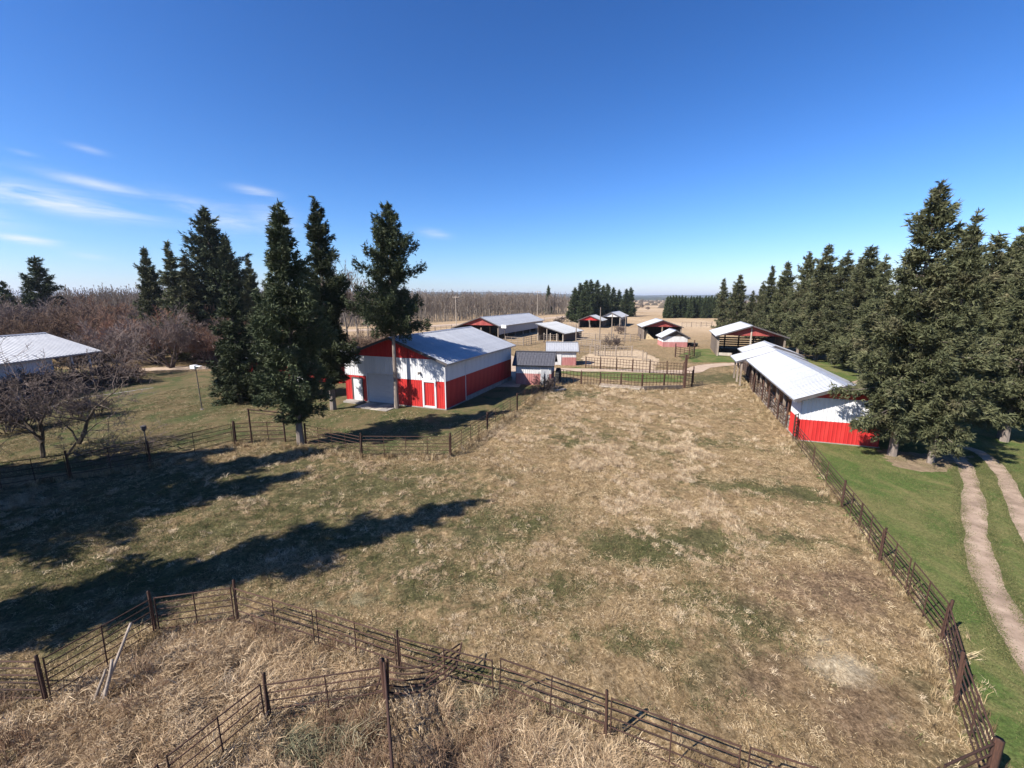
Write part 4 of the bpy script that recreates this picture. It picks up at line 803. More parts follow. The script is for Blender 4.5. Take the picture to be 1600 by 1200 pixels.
spruce_kind('far', 'needle_far', seed=71, h=9.0, rad=2.3, bare=.03, dens=.8, shape='cone', ragged=.25, droop=.2, leaf=.55)
# left of the pasture
spruce('colA', (-13.33, 26.23), 14.4, 20, 1.0, 'tall ragged spruce nearest the pasture with bare trunk base at the fence')
spruce('colB', (-14.79, 34.97), 16.4, 200, 1.0, 'tallest narrow spruce standing close left of the red barn front')
spruce('high', (-9.65, 35.40), 16.3, 75, .84, 'high crowned spruce with long bare trunk in front of the barn wall')
spruce('low', (-24.34, 38.20), 11.2, 10, 1.0, 'low bushy spruce with branches to the ground beside the white signed pole')
spruce('low', (-21.36, 37.71), 9.0, 160, .85, 'short dense spruce filling the gap between the two tall left spruces')
spruce('wide', *[(-44.17, 66.56), 21.97], 40, 1.0, 'broad dark evergreen rising highest behind the bare shrubs', name='pine_tree')
spruce('rD', *[(-49.36, 65.13), 16.92], 90, 1.0, 'narrow dark spruce just left of the broad evergreen')
spruce('rC', *[(-53.96, 66.56), 16.29], 10, .9, 'leftmost of the dark spruces beside the broad evergreen')
spruce('rC', *[(-38.24, 65.13), 14.71], 220, .9, 'thin spruce top showing right of the broad evergreen')
spruce('wide', *[(-41.21, 65.13), 17.54], 140, .8, 'shorter dark evergreen crowding the right side of the broad one', name='pine_tree')
spruce('rD', *[(-45.58, 63.08), 14.88], 30, 1.25, 'dark spruce filling the gap on the left side of the broad evergreen')
spruce('low', *[(-84.52, 79.70), 16.21], 300, 1.35, 'solitary dark green spruce above the shrubs at far left')
spruce('low', *[(-87.66, 76.69), 11.91], 30, 1.1, 'small dark evergreen cut off by the left picture edge')
# off to the left of the frame: the trees whose shadows lie across the grass
for i, (x, y, h, k, wd) in enumerate([(-17.0, 8.9, 17.0, 'colB', .82), (-25.2, 12.4, 16, 'colA', 1.05), (-26.3, 15.9, 17.0, 'colB', 1.05), (-31.5, 16.6, 16, 'colA', 1.15), (-33.5, 13.0, 18, 'colB', 1.1), (-28.5, 14.4, 14.5, 'colA', 1.0), (-37, 14.6, 18, 'colA', 1.0), (-31, 10.0, 17, 'colB', .8), (-22.8, 6.4, 12, 'colA', .8)]):
    spruce(k, (x, y), h, i*47, wd, 'tall spruce beyond the left picture edge casting shadow on the pasture', 'shade spruces beyond the left edge')
# right: the big near trees and the row receding along the sheds
spruce('rA', *[(22.21, 24.17), 14.84], 15, 1.0, 'huge spruce crowding the end of the red shed, tallest on the right')
spruce('rB', *[(23.31, 22.96), 13.29], 130, .8, 'thin topped spruce with pale trunk base just right of the huge one')
spruce('rB', *[(26.17, 29.85), 10.13], 250, .95, 'lower spruce tucked behind the left side of the huge one')
spruce('rC', *[(35.00, 32.96), 13.50], 60, 1.05, 'tall spruce beside the track behind the thin topped one')
spruce('rB', (32.20, 27.52), 12.0, 300, .85, 'spruce with bare pale trunk beside the dirt track')
spruce('rA', *[(35.94, 32.04), 14.06], 60, .95, 'tall spruce at the right picture edge')
spruce('rB', *[(31.60, 26.73), 14.00], 20, 1.0, 'spruce mostly cut off by the right picture edge')
spruce('rA', *[(42.33, 42.67), 12.98], 200, .95, 'spruce filling the gap behind the huge and the thin topped one')
spruce('rD', *[(50.62, 46.02), 13.79], 80, 1.1, 'dark narrow spruce in the background near the right edge')
row = [((41.14, 49.07), 13.71,'rB',1.05), ((43.04, 53.49), 15.00,'rC',1.15), ((45.10, 57.62), 14.21,'rD',1.1), ((45.56, 61.15), 15.36,'rB',1.05), ((45.74, 65.13), 16.57,'rC',1.25), ((46.99, 71.28), 16.22,'rA',.85), ((47.07, 76.69), 15.09,'rC',1.15), ((49.65, 85.28), 14.96,'rD',1.1), ((52.00, 93.08), 12.53,'rB',.9), ((55.09, 102.41), 10.73,'rD',1.1), ((56.11, 109.72), 14.69,'rC',1.15), ((62.24, 130.62), 14.69,'rD',1.1)]
ords = ['first', 'second', 'third', 'fourth', 'fifth', 'sixth', 'seventh', 'eighth', 'ninth', 'tenth', 'eleventh', 'last']
for (pt, h, k, wd), od in zip(row, ords):
    spruce(k, pt, h, None, wd*random.uniform(.92, 1.15), f'{od} spruce of the receding right row counted from the near end' if od != 'last' else 'last and farthest spruce of the receding right row', 'receding spruce row on the right', tilt=(random.gauss(0, 1.2), random.gauss(0, 1.2)))
for i, (pt, h, k) in enumerate([((48.57, 52.09), 13.0, 'rB'), ((55.42, 66.56), 12.0, 'rC'), ((57.23, 74.80), 13.0, 'rD'), ((57.92, 81.85), 12.0, 'rC'), ((49.95, 49.90), 13.5, 'rC'), ((59.28, 90.33), 12.5, 'rB'), ((50.33, 46.02), 13.5, 'rA'), ((60.94, 100.73), 11.5, 'rB'), ((55.64, 69.63), 10.5, 'rA'), ((65.03, 113.77), 10, 'rC')]):
    spruce(k, pt, h, None, 1.15, 'spruce in the shaded second rank behind the receding right row', 'second rank of spruces on the right')
# far clump by the shelters, plantation, lone tree
for i, (pt, h) in enumerate([((24.71, 174.74), 13), ((28.59, 185.13), 15), ((32.67, 196.81), 16.5), ((36.09, 203.21), 17), ((40.04, 210.04), 17), ((44.59, 217.35), 15), ((48.47, 225.17), 16), ((53.32, 233.58), 14.5), ((58.55, 242.63), 13.5), ((57.97, 225.17), 13.5), ((62.50, 233.58), 14.5), ((26.55, 165.45), 12)]):
    spruce('far', pt, h, None, 1.15, 'dense dark spruce in the clump behind the far cattle shelters', 'spruce clump behind the far shelters')
for j in range(3):
    for i in range(26):
        px = 1034 + i*4.4; yy = 212 + j*14 + random.uniform(-4, 4); xx = (px-800)/680*yy*1.02
        spruce('far', (xx, yy), random.uniform(8.0, 10.5), None, 1.0, 'small spruce in the dense square plantation across the far field', 'far spruce plantation')
spruce('far', (22, 268), 16.5, None, .8, 'lone dark spruce standing above the leafless wood on the skyline')

# ------------------------------------------------------------------ leafless trees and shrubs
def grow_tree(seed, stems, levels, spread, twist, ratio, kids, seglen, r0, up=.15, twig=.012, twist_z=0.0):
    """stems: list of (base, dir, length). Returns (wood MB, twig MB)"""
    rg = random.Random(seed); wood = MB(); tw = MB()
    def branch(p, d, L, r, lev):
        n = max(2, int(L/seglen)) if lev < levels else 2; pts = [p]; d = d.normalized(); nodes = []
        for i in range(n):
            d = (d + Vector((rg.gauss(0, twist), rg.gauss(0, twist), rg.gauss(0, twist*.7) + up*(.5 if lev > 0 else 1)*.3))).normalized()
            p = p + d*(L/n); pts.append(p); nodes.append((p, d, (i+1)/n))
        rads = [max(twig, r*(1-.62*i/n)) for i in range(n+1)]
        if lev <= 1: wood.tube(pts, rads, 6 if lev == 0 else 5, lev == 0)
        else: tw.tube(pts, rads, 3, False)
        if lev >= levels: return
        k = kids[lev]
        for j in range(k):
            t = .28 + .72*(j+rg.random())/k; i = min(n-1, int(t*n)); q, dd, _ = nodes[i]; a = rg.uniform(0, 6.283)
            o = dd.orthogonal().normalized(); o.rotate(Matrix.Rotation(a, 3, dd)); nd = (dd*(1-spread) + o*spread*rg.uniform(.7, 1.3) + Vector((0,0,up))).normalized()
            branch(q, nd, L*ratio*rg.uniform(.65, 1.2)*(1.15-.4*t), max(twig, rads[i]*.62), lev+1)
        branch(pts[-1], d, L*ratio, rads[-1], lev+1)
    for b, d, L in stems: branch(Vector(b), Vector(d), L, r0*(L/stems[0][2]), 0)
    return wood, tw
BARE = {}
def bare_kind(key, bark, twigm, *a, **k):
    w, t = grow_tree(*a, **k); BARE[key] = (w.mesh('trunk', M[bark]), t.mesh('crown', M[twigm]))
def bare(key, loc, s, rz, label, group=None, name='bare_tree', cat='tree', sz=1.0):
    e = empty(name, (loc[0], loc[1], 0), rz, label, cat, group); e.scale = (s, s, s*sz); a, b = BARE[key]; link_obj('trunk', a, e); link_obj('crown', b, e); return e
def fan(n, tilt, L, seed):
    rg = random.Random(seed); return [((rg.uniform(-.25,.25), rg.uniform(-.25,.25), -.1), (math.cos(6.283*i/n+rg.random())*tilt*rg.uniform(.5,1.3), math.sin(6.283*i/n+rg.random())*tilt*rg.uniform(.5,1.3), 1), L*rg.uniform(.8,1.15)) for i in range(n)]
bare_kind('bushB', 'twig_dark', 'twig_brown', 3, fan(7, .8, 2.0, 1), 4, .55, .16, .68, (4,4,5,5), .5, .07, .12, .0105)
bare_kind('bushG', 'twig_dark', 'twig_grey', 5, fan(6, .65, 2.2, 2), 4, .5, .14, .68, (4,4,5,5), .5, .08, .15, .0105)
bare_kind('bushR', 'twig_dark', 'twig_red', 9, fan(7, .6, 2.1, 3), 4, .5, .15, .68, (4,4,5,5), .5, .07, .16, .0105)
bare_kind('vase', 'twig_dark', 'twig_grey', 13, fan(6, .75, 2.6, 4), 4, .45, .1, .66, (4,4,4,4), .5, .12, .12, .011)
bare_kind('hedge', 'twig_dark', 'twig_dark', 15, fan(9, .6, .9, 5), 3, .55, .16, .68, (5,4,4), .3, .03, .12, .012)
bare_kind('tall', 'aspen_bark', 'aspen', 17, [((0,0,-.1), (0.03,.02,1), 7.0)], 3, .42, .05, .42, (16,6,4), .7, .13, .22, .016)
bare_kind('aspA', 'aspen_bark', 'aspen', 19, [((0,0,-.1), (0.02,.01,1), 10.0)], 2, .42, .03, .25, (16,5), 1.2, .15, .3, .035)
bare_kind('aspB', 'aspen_bark', 'aspen', 29, [((0,0,-.1), (-.03,.01,1), 9.0)], 2, .45, .035, .3, (14,6), 1.2, .13, .3, .035)
bare_kind('aspC', 'aspen_bark', 'aspen', 31, [((0,0,-.1), (.02,-.03,1), 10.5)], 2, .4, .03, .22, (18,4), 1.2, .14, .35, .035)
# twisted crab apple in the near left
cx, cy = (-27.03, 23.76)
bare_kind('crab', 'crabbark', 'twig_crab', 47, [((0,0,-.15), (.05,.1,1), 3.0), ((.3,-.1,-.1), (1.5,.35,.42), 2.7), ((.1,.1,.9), (-.75,.3,.75), 2.4), ((1.9,.35,.75), (.12,.1,1.0), 2.8), ((1.95,.35,.8), (-.55,.2,.8), 1.6), ((.1,.1,1.6), (.5,-.4,.8), 2.0)], 5, .62, .19, .70, (3,3,3,3,3), .4, .13, .08, .0085)
bare('crab', (cx, cy), 1.0, 0, 'twisted dark crab apple with two crooked trunks in the near left', name='crab_apple_tree')
bare('vase', (-45.17, 57.07), 1.25, 20, 'vase shaped bare tree standing alone at the lawn edge by the driveway')
bare('bushG', (-47.60, 50.75), 1.3, 80, 'grey bare tree leaning over the end of the white workshop roof')
bare('bushR', (-43.92, 65.13), 1.35, 50, 'reddish bare tree glowing in the sun left of the low spruce')
bare('vase', (-44.65, 62.42), 1.0, 150, 'smaller grey bare tree between the vase shaped one and the spruces')
for i, (pt, k, s) in enumerate([((-43.64, 42.06),'hedge',1.5), ((-42.88, 43.95),'hedge',1.6), ((-42.06, 46.02),'hedge',1.5), ((-43.78, 39.23),'hedge',1.6), ((-43.35, 36.75),'hedge',1.6), ((-41.65, 46.74),'bushB',.55), ((-34.67, 29.85),'hedge',1.2), ((-34.66, 28.64),'hedge',1.2), ((-33.35, 32.22),'hedge',1.0), ((-32.57, 32.96),'hedge',.9)]):
    bare(k, pt, s, i*61, 'low dark leafless shrub in the hedge beside the white workshop', 'hedge shrubs by the workshop', 'shrub', 'shrub')
for i in range(44):
    px = random.uniform(-30, 400); dep = random.uniform(57, 92); k = ['bushB','bushB','bushR','bushG','bushB'][i % 5]
    bare(k, ((px-800)/680*dep*1.05, dep), random.uniform(1.45, 2.0)*(dep/75)**.4, random.uniform(0, 360), 'leafless brown shrub in the dense thicket behind the workshop', 'thicket shrubs behind the workshop', 'thicket_shrub', 'shrub', sz=random.uniform(.85,1.1))
for i, (pt, s) in enumerate([((-97.74, 85.28), 1.05), ((-98.42, 87.73), .95), ((-92.96, 85.28), .9)]):
    bare('tall', pt, s, i*100, 'pale stemmed young poplar above the left workshop roof', 'pale poplars above the workshop')
for i, (pt, s) in enumerate([((-32.03, 85.28), 1.55), ((-32.37, 91.68), 1.4), ((-36.01, 91.68), 1.5), ((-32.75, 99.10), 1.2), ((-43.67, 99.10), 1.5), ((-45.85, 91.68), 1.3), ((-32.64, 105.94), 1.1)]):
    bare('tall', pt, s, i*77, 'tall leafless poplar rising between the spruces behind the red barn', 'poplars behind the barn')
for i, (pt, s) in enumerate([((-24.85, 66.56), 1.0), ((-23.18, 69.63), .9), ((-22.64, 76.69), .9), ((-33.69, 63.08), 1.0), ((-31.55, 66.56), 1.1)]):
    bare('bushB', pt, s, i*57, 'leafless shrub showing between the spruces beside the red barn', 'shrubs beside the barn', 'shrub', 'shrub')
# poplar wood: the front stems one by one, the depth of the wood behind them as one mass
wa, wb = Vector((-50.02, 142.65)), Vector((43.77, 287.06)); wl = Vector((-150, 118))
asp = ['aspA','aspB','aspC']
for i in range(150):
    t = (i+random.random())/150; base = wa.lerp(wb, t); off = random.uniform(0, 5)
    bare(asp[i % 3], (base.x - off*.3, base.y + off), random.uniform(.6, 1.0), random.uniform(0, 360), 'slender grey poplar stem at the front edge of the leafless wood', 'front stems of the poplar wood', 'poplar_tree')


# ------------------------------------------------------------------ scattered cover (nobody could count it): geometry-node scatter on survey points
HID = bpy.data.collections.new('scatter_sources')
def scatter(name, label, cat, P, rot, scl, idx, variants):
    me = bpy.data.meshes.new(name); me.vertices.add(len(P)); me.vertices.foreach_set('co', np.asarray(P, np.float32).ravel())
    for nm, typ, v in (('rot', 'FLOAT_VECTOR', rot), ('scl', 'FLOAT_VECTOR', scl)):
        a = me.attributes.new(nm, typ, 'POINT'); a.data.foreach_set('vector', np.asarray(v, np.float32).ravel())
    a = me.attributes.new('idx', 'INT', 'POINT'); a.data.foreach_set('value', np.asarray(idx, np.int32))
    o = link_obj(name, me); tag(o, label, cat, kind='stuff')
    ng = bpy.data.node_groups.new(name, 'GeometryNodeTree'); ng.interface.new_socket('Geometry', in_out='INPUT', socket_type='NodeSocketGeometry'); ng.interface.new_socket('Geometry', in_out='OUTPUT', socket_type='NodeSocketGeometry')
    N = ng.nodes; L = ng.links; gi = N.new('NodeGroupInput'); go = N.new('NodeGroupOutput'); jn = N.new('GeometryNodeJoinGeometry')
    for vme in reversed(variants):
        src = bpy.data.objects.new(name + '_source', vme); HID.objects.link(src)
        oi = N.new('GeometryNodeObjectInfo'); oi.inputs['Object'].default_value = src; oi.inputs['As Instance'].default_value = False
        gti = N.new('GeometryNodeGeometryToInstance'); L.new(oi.outputs['Geometry'], gti.inputs[0]); L.new(gti.outputs[0], jn.inputs[0])
    iop = N.new('GeometryNodeInstanceOnPoints'); iop.inputs['Pick Instance'].default_value = True
    L.new(gi.outputs[0], iop.inputs['Points']); L.new(jn.outputs[0], iop.inputs['Instance'])
    for nm, typ, sock in (('rot', 'FLOAT_VECTOR', 'Rotation'), ('scl', 'FLOAT_VECTOR', 'Scale'), ('idx', 'INT', 'Instance Index')):
        na = N.new('GeometryNodeInputNamedAttribute'); na.data_type = typ; na.inputs['Name'].default_value = nm
        L.new(na.outputs['Attribute'], iop.inputs[sock])
    L.new(iop.outputs[0], go.inputs[0]); md = o.modifiers.new('scatter', 'NODES'); md.node_group = ng
    return o
def tuft(seed, n, length, spread, lean, up, width, mt, comb=.0):
    """blades of two segments; comb>0 lays them over towards +x"""
    rg = np.random.default_rng(seed); V = []; T = []
    for i in range(n):
        a = rg.uniform(0, 6.283); r = spread*math.sqrt(rg.random()); p = np.array([r*math.cos(a), r*math.sin(a), -.02])
        b = rg.uniform(0, 6.283); out = np.array([math.cos(b), math.sin(b), 0])*lean*rg.uniform(.4, 1.2) + np.array([comb*rg.uniform(.5, 1.3), rg.normal(0, .25)*comb, 0])
        L = length*rg.uniform(.55, 1.25); d1 = out*.6 + np.array([0,0,up]); d1 /= np.linalg.norm(d1); d2 = out*1.3 + np.array([0,0,up*rg.uniform(-.25,.45)]); d2 /= np.linalg.norm(d2)
        sd = np.cross(d1, rg.normal(0, 1, 3)); sd /= np.linalg.norm(sd); w = width*rg.uniform(.7, 1.3)
        q = p + d1*L*.5; e = q + d2*L*.5; k = len(V); V += [p - sd*w, p + sd*w, q + sd*w*.8, q - sd*w*.8, e]; T += [(k,k+1,k+2),(k,k+2,k+3),(k+3,k+2,k+4)]
    return np_mesh('tuft', np.array(V), None, np.array(T), mt)
def sample(n, x0, x1, y0, y1, keep):
    x = RNG.uniform(x0, x1, n); y = RNG.uniform(y0, y1, n); k = RNG.random(n) < keep(x, y); return x[k], y[k]
def inview(x, y, m=1.28): return (np.abs(x) < y*m + 2.5)
def flow(x, y): return 6.283*(fbm(x, y, .22, 41, 2)*1.6) + 2.2*(fbm(x, y, 1.1, 47, 2)-.5)
def place(name, label, cat, x, y, rot, s, variants, dz=0.0, tilt=.0, sxy=None):
    z = relief(x, y) + dz; n = len(x); rt = np.stack([RNG.normal(0, tilt, n), RNG.normal(0, tilt, n), rot], 1)
    sc = np.stack([s, s, s*(RNG.uniform(.7, 1.2, n))], 1); scatter(name, label, cat, np.stack([x, y, z], 1), rt, sc, RNG.integers(0, len(variants), n), variants)
def field_scatter():
    S = [tuft(100+i, 30, .115, .21, .9, .3, .0036, M['straw'], .25) for i in range(5)]
    S2 = [tuft(110+i, 24, .32, .13, .75, .6, .0055, M['straw_pale'], .45) for i in range(4)]
    def keep(x, y):
        d = sdist(x, y, FIELD); pen = sdist(x, y, PEN); g = greenness(x, y); clump = sm(fbm(x, y, .8, 61, 3) + .25*(fbm(x, y, .16, 63, 2)-.5), .36, .68)
        centre = .4 + .6*np.clip(blob(x, y, (7.73, 21.51), 9, 12) + blob(x, y, (10.60, 34.97), 9, 12), 0, 1)
        return (d > .1)*(pen < -.2)*inview(x, y)*np.clip(1.08-g*1.25, .03, 1)*(1-.93*bareness(x, y))*(1-.6*np.clip(paleness(x, y)*1.4-.4, 0, 1))*(.10+.90*clump)*(.45+.55*centre)
    xs, ys = [], []
    for n, y0, y1, w in ((60000, 6, 15, 16), (90000, 13, 26, 25), (60000, 24, 52, 30)):
        a, b = sample(n, -w, min(w, 24), y0, y1, keep); xs.append(a); ys.append(b)
    x = np.concatenate(xs); y = np.concatenate(ys); s = RNG.uniform(.55, 1.15, len(x))*(1 + .022*np.clip(y-12, 0, 40))
    place('dry_grass', 'short dry thatch covering most of the pasture', 'grass', x, y, flow(x, y)+RNG.normal(0, .9, len(x)), s, S, 0, .18)
    def keep2(x, y):
        clump = sm(fbm(x, y, 1.1, 161, 3), .50, .64); big = sm(fbm(x, y, .17, 163, 2) + .5*blob(x, y, (8.02, 22.40), 7, 9) + .4*blob(x, y, (9.02, 32.96), 9, 8), .5, .85)
        return (sdist(x, y, FIELD) > .1)*(sdist(x, y, PEN) < -.3)*inview(x, y)*np.clip(1.1-greenness(x, y), .05, 1)*(1-.9*bareness(x, y))*clump*(.12+.88*big)
    xs, ys = [], []
    for n, y0, y1, w in ((14000, 6, 15, 16), (40000, 13, 26, 25), (46000, 24, 50, 30)):
        a, b = sample(n, -w, min(w, 24), y0, y1, keep2); xs.append(a); ys.append(b)
    x = np.concatenate(xs); y = np.concatenate(ys)
    place('straw_tufts', 'pale standing tufts of dead grass scattered over the pasture', 'grass', x, y, flow(x, y)+RNG.normal(0, .8, len(x)), RNG.uniform(.5, 1.05, len(x))*(.62+.38*sm(y, 9, 20))*(1+.014*np.clip(y-12, 0, 30)), S2, 0, .25)
    g = [tuft(130+i, 18, .11, .17, .7, .7, .0048, M['green'], .1) for i in range(4)]
    def keepg(x, y):
        d = sdist(x, y, FIELD); gn = greenness(x, y); return (d > .1)*inview(x, y)*np.clip((gn-.12)*1.2, 0, 1)*sm(fbm(x, y, 1.3, 71, 3), .34, .6)
    xs, ys = [], []
    for n, y0, y1, w in ((50000, 6, 18, 22), (60000, 16, 40, 30)):
        a, b = sample(n, -w, min(w, 24), y0, y1, keepg); xs.append(a); ys.append(b)
    x = np.concatenate(xs); y = np.concatenate(ys)
    place('green_grass', 'young green grass coming up through the dry pasture', 'grass', x, y, RNG.uniform(0, 6.28, len(x)), RNG.uniform(.6, 1.2, len(x))*(1+.02*np.clip(y-12, 0, 30)), g)
    # matted straw in the foreground pens
    Pn = [tuft(150+i, 34, .30, .22, .75, .34, .0042, M['straw_pen'], .6) for i in range(5)]
    def keepp(x, y): return (sdist(x, y, PEN) > -.1)*inview(x, y)*(.22+.78*sm(fbm(x, y, 1.6, 81, 3), .36, .58))
    x, y = sample(42000, -14, 6, 4.5, 12.5, keepp)
    place('matted_straw', 'long flattened straw matted over the foreground pens', 'grass', x, y, flow(x, y)*1.3+RNG.normal(0, 1.0, len(x)), RNG.uniform(.6, 1.2, len(x)), Pn, .02, .2)
    Wd = [tuft(170+i, 14, .75, .15, .35, 1.0, .005, M['weed'], .1) for i in range(3)]
    def keepw(x, y): return (sdist(x, y, PEN) > -.2)*sm(fbm(x, y, .6, 91, 3), .5, .66)
    x, y = sample(6000, -14, 6, 5, 12.5, keepw)
    place('dead_weeds', 'brown upright dead weeds standing in the foreground pens', 'weeds', x, y, RNG.uniform(0, 6.28, len(x)), RNG.uniform(.5, 1.0, len(x)), Wd, 0, .2)
    ts = [tuft(180+i, 60, .62, .3, .8, .75, .006, M['tussock'], .5) for i in range(2)]
    X = []; Y = []
    for c, n, sp in (((-3.74, 7.38), 16, .38), ((-4.43, 7.18), 8, .25), ((-0.85, 8.09), 6, .25)):
        X += [c[0]+random.gauss(0, sp) for _ in range(n)]; Y += [c[1]+random.gauss(0, sp*.7) for _ in range(n)]
    x = np.array(X); y = np.array(Y); place('green_tussocks', 'long grey green grass tussocks in the foreground pens', 'grass', x, y, RNG.uniform(-1, 1, len(x))-.6, RNG.uniform(.6, 1.1, len(x)), ts, 0, .2)
    # mown lawn blades near the right track
    g2 = [tuft(190+i, 16, .075, .16, .6, .8, .006, M['green'], .1) for i in range(3)]
    LR = [F3[0], F3[1], F3[2], F3[3], F3[4], F3[5], (10.4, 3), (40, 14), (40, 26), (21.24, 25.75)]
    TR = [(24.88, 22.58), (22.10, 19.56), (18.81, 16.24), (16.34, 13.62), (14.54, 11.40), (12.90, 9.14)]
    TR2 = [(27.85, 24.61), (25.54, 21.35), (22.43, 17.91), (19.25, 14.41), (16.37, 11.13)]
    def dline(x, y, pts):
        d = np.full(x.shape, 1e9)
        for i in range(len(pts)-1):
            ax, ay = pts[i]; bx, by = pts[i+1]; ex, ey = bx-ax, by-ay; t = np.clip(((x-ax)*ex+(y-ay)*ey)/(ex*ex+ey*ey), 0, 1); d = np.minimum(d, np.hypot(x-ax-t*ex, y-ay-t*ey))
        return d
    def keepl(x, y): return (sdist(x, y, LR) > .05)*inview(x, y)*(np.minimum(dline(x, y, TR), dline(x, y, TR2)) > .24+.2*RNG.random(len(x)))*(.2+.8*sm(fbm(x, y, .7, 95, 3), .35, .6))
    x, y = sample(45000, 9, 36, 6, 28, keepl)
    place('lawn_grass', 'short mown green grass on the right beside the dirt track', 'grass', x, y, RNG.uniform(0, 6.28, len(x)), RNG.uniform(.7, 1.3, len(x)), g2, .012)
    ex, ey = [], []
    for pl, n in ((TR, 2600), (TR2, 1800)):
        for k in range(n):
            i = random.randrange(len(pl)-1); t = random.random(); ax, ay = pl[i]; bx_, by_ = pl[i+1]; dx, dy = bx_-ax, by_-ay; q = math.hypot(dx, dy); sd = random.choice((-1, 1))*(.36+random.gauss(.05, .11))
            ex.append(ax+dx*t - dy/q*sd); ey.append(ay+dy*t + dx/q*sd)
    x = np.array(ex); y = np.array(ey); place('track_edge_grass', 'ragged grass creeping over the edges of the dirt track', 'grass', x, y, RNG.uniform(0, 6.28, len(x)), RNG.uniform(.6, 1.3, len(x)), g2, .02)
    LL = [(-26.11, 20.85), (-22.49, 22.22), (-20.48, 23.35), (-17.85, 26.73), (-13.33, 26.23), (-8.87, 24.39), (-3.62, 24.39), (-1.80, 29.39), (0.43, 35.62), (-5.28, 33.74), (-13.78, 34.97), (-20.74, 36.06), (-32.41, 46.02), (-38.48, 42.67), (-34.44, 28.07)]
    g3 = [tuft(195+i, 16, .08, .2, .6, .7, .007, M['green'], .1) for i in range(2)] + [tuft(198, 16, .09, .2, .7, .5, .007, M['straw'], .3)]
    def keepm(x, y): return (sdist(x, y, LL) > .05)*(.15+.85*sm(fbm(x, y, .6, 97, 3), .38, .6))
    x, y = sample(60000, -34, 2, 21, 46, keepm)
    place('lawn_grass', 'thin lawn grass around the barn and the tall spruces', 'grass', x, y, RNG.uniform(0, 6.28, len(x)), RNG.uniform(.8, 1.5, len(x)), g3, .012)
    # tall dead grass left standing along the fences
    Tl = [tuft(210+i, 20, .55, .13, .45, 1.0, .006, M['straw'], .25) for i in range(4)]
    X, Yq, SS = [], [], []
    for pts, n, wd, s in ((F3, 900, .28, .62), ([(-14.29, 25.75), (-8.65, 23.76), (-3.54, 23.76), (-1.70, 28.50), (0.41, 34.14), (3.16, 42.06), (5.10, 46.02)], 900, .25, .8), (F1, 500, .25, .75), ([(-15.5, 8.4), (-10.40, 8.19), (-9.66, 10.32), (-7.75, 10.77)], 260, .25, .8), ([(18.73, 28.35), (23.42, 41.17), (30.17, 57.62)], 500, .5, .8), ([(5.10, 46.02), (13.02, 42.67), (17.43, 43.30)], 300, .4, .7), ([(-6.11, 6.21), (-5.20, 7.75), (-2.78, 8.19)], 120, .3, .8), ([(-24.98, 19.35), (-19.70, 22.40), (-17.38, 25.99), (-14.42, 25.99)], 300, .3, .7)):
        pl = [Vector(p) for p in pts]; lens = [(pl[i+1]-pl[i]).length for i in range(len(pl)-1)]; tot = sum(lens)
        for k in range(n):
            t = random.uniform(0, tot); i = 0
            while i < len(lens)-1 and t > lens[i]: t -= lens[i]; i += 1
            q = pl[i].lerp(pl[i+1], t/lens[i])
            if vnoise(np.array([q.x*1.2]), np.array([q.y*1.2]), 5)[0] < .35: continue
            X.append(q.x+random.gauss(0, wd)); Yq.append(q.y+random.gauss(0, wd)); SS.append(s*random.uniform(.5, 1.2))
    X = np.array(X); Yq = np.array(Yq)
    place('fence_line_grass', 'tall dead grass left standing along the fence lines', 'grass', X, Yq, RNG.uniform(0, 6.28, len(X)), np.array(SS), Tl, 0, .2)
field_scatter()
def wood_mass():
    """the depth of the leafless wood: thousands of stems that read as one mass"""
    var = []
    for k in asp:
        a, b = BARE[k]; bm = bmesh.new(); bm.from_mesh(a); na = len(bm.faces); bm.from_mesh(b)
        for i, f in enumerate(bm.faces): f.material_index = 0 if i < na else 1
        me = bpy.data.meshes.new('poplar'); bm.to_mesh(me); bm.free(); me.materials.append(M['aspen_bark']); me.materials.append(M['aspen']); var.append(me)
    X, Y = [], []
    t = RNG.uniform(0, 1, 2600); off = RNG.uniform(5, 130, 2600); bx = wa.x+(wb.x-wa.x)*t; by = wa.y+(wb.y-wa.y)*t; X.append(bx-off*.25); Y.append(by+off)
    t = RNG.uniform(0, 1, 2200); off = RNG.uniform(0, 90, 2200); bx = wl.x+(wa.x-wl.x)*t; by = wl.y+(wa.y-wl.y)*t; X.append(bx-off*.3); Y.append(by+off)
    x = np.concatenate(X); y = np.concatenate(Y); n = len(x)
    scatter('leafless_wood', 'deep grey brown leafless poplar wood filling the distance on the left', 'wood', np.stack([x, y, 0*x], 1), np.stack([0*x, 0*x, RNG.uniform(0, 6.28, n)], 1), np.repeat(RNG.uniform(.6, 1.05, n)[:,None], 3, 1), RNG.integers(0, 3, n), var)
wood_mass()

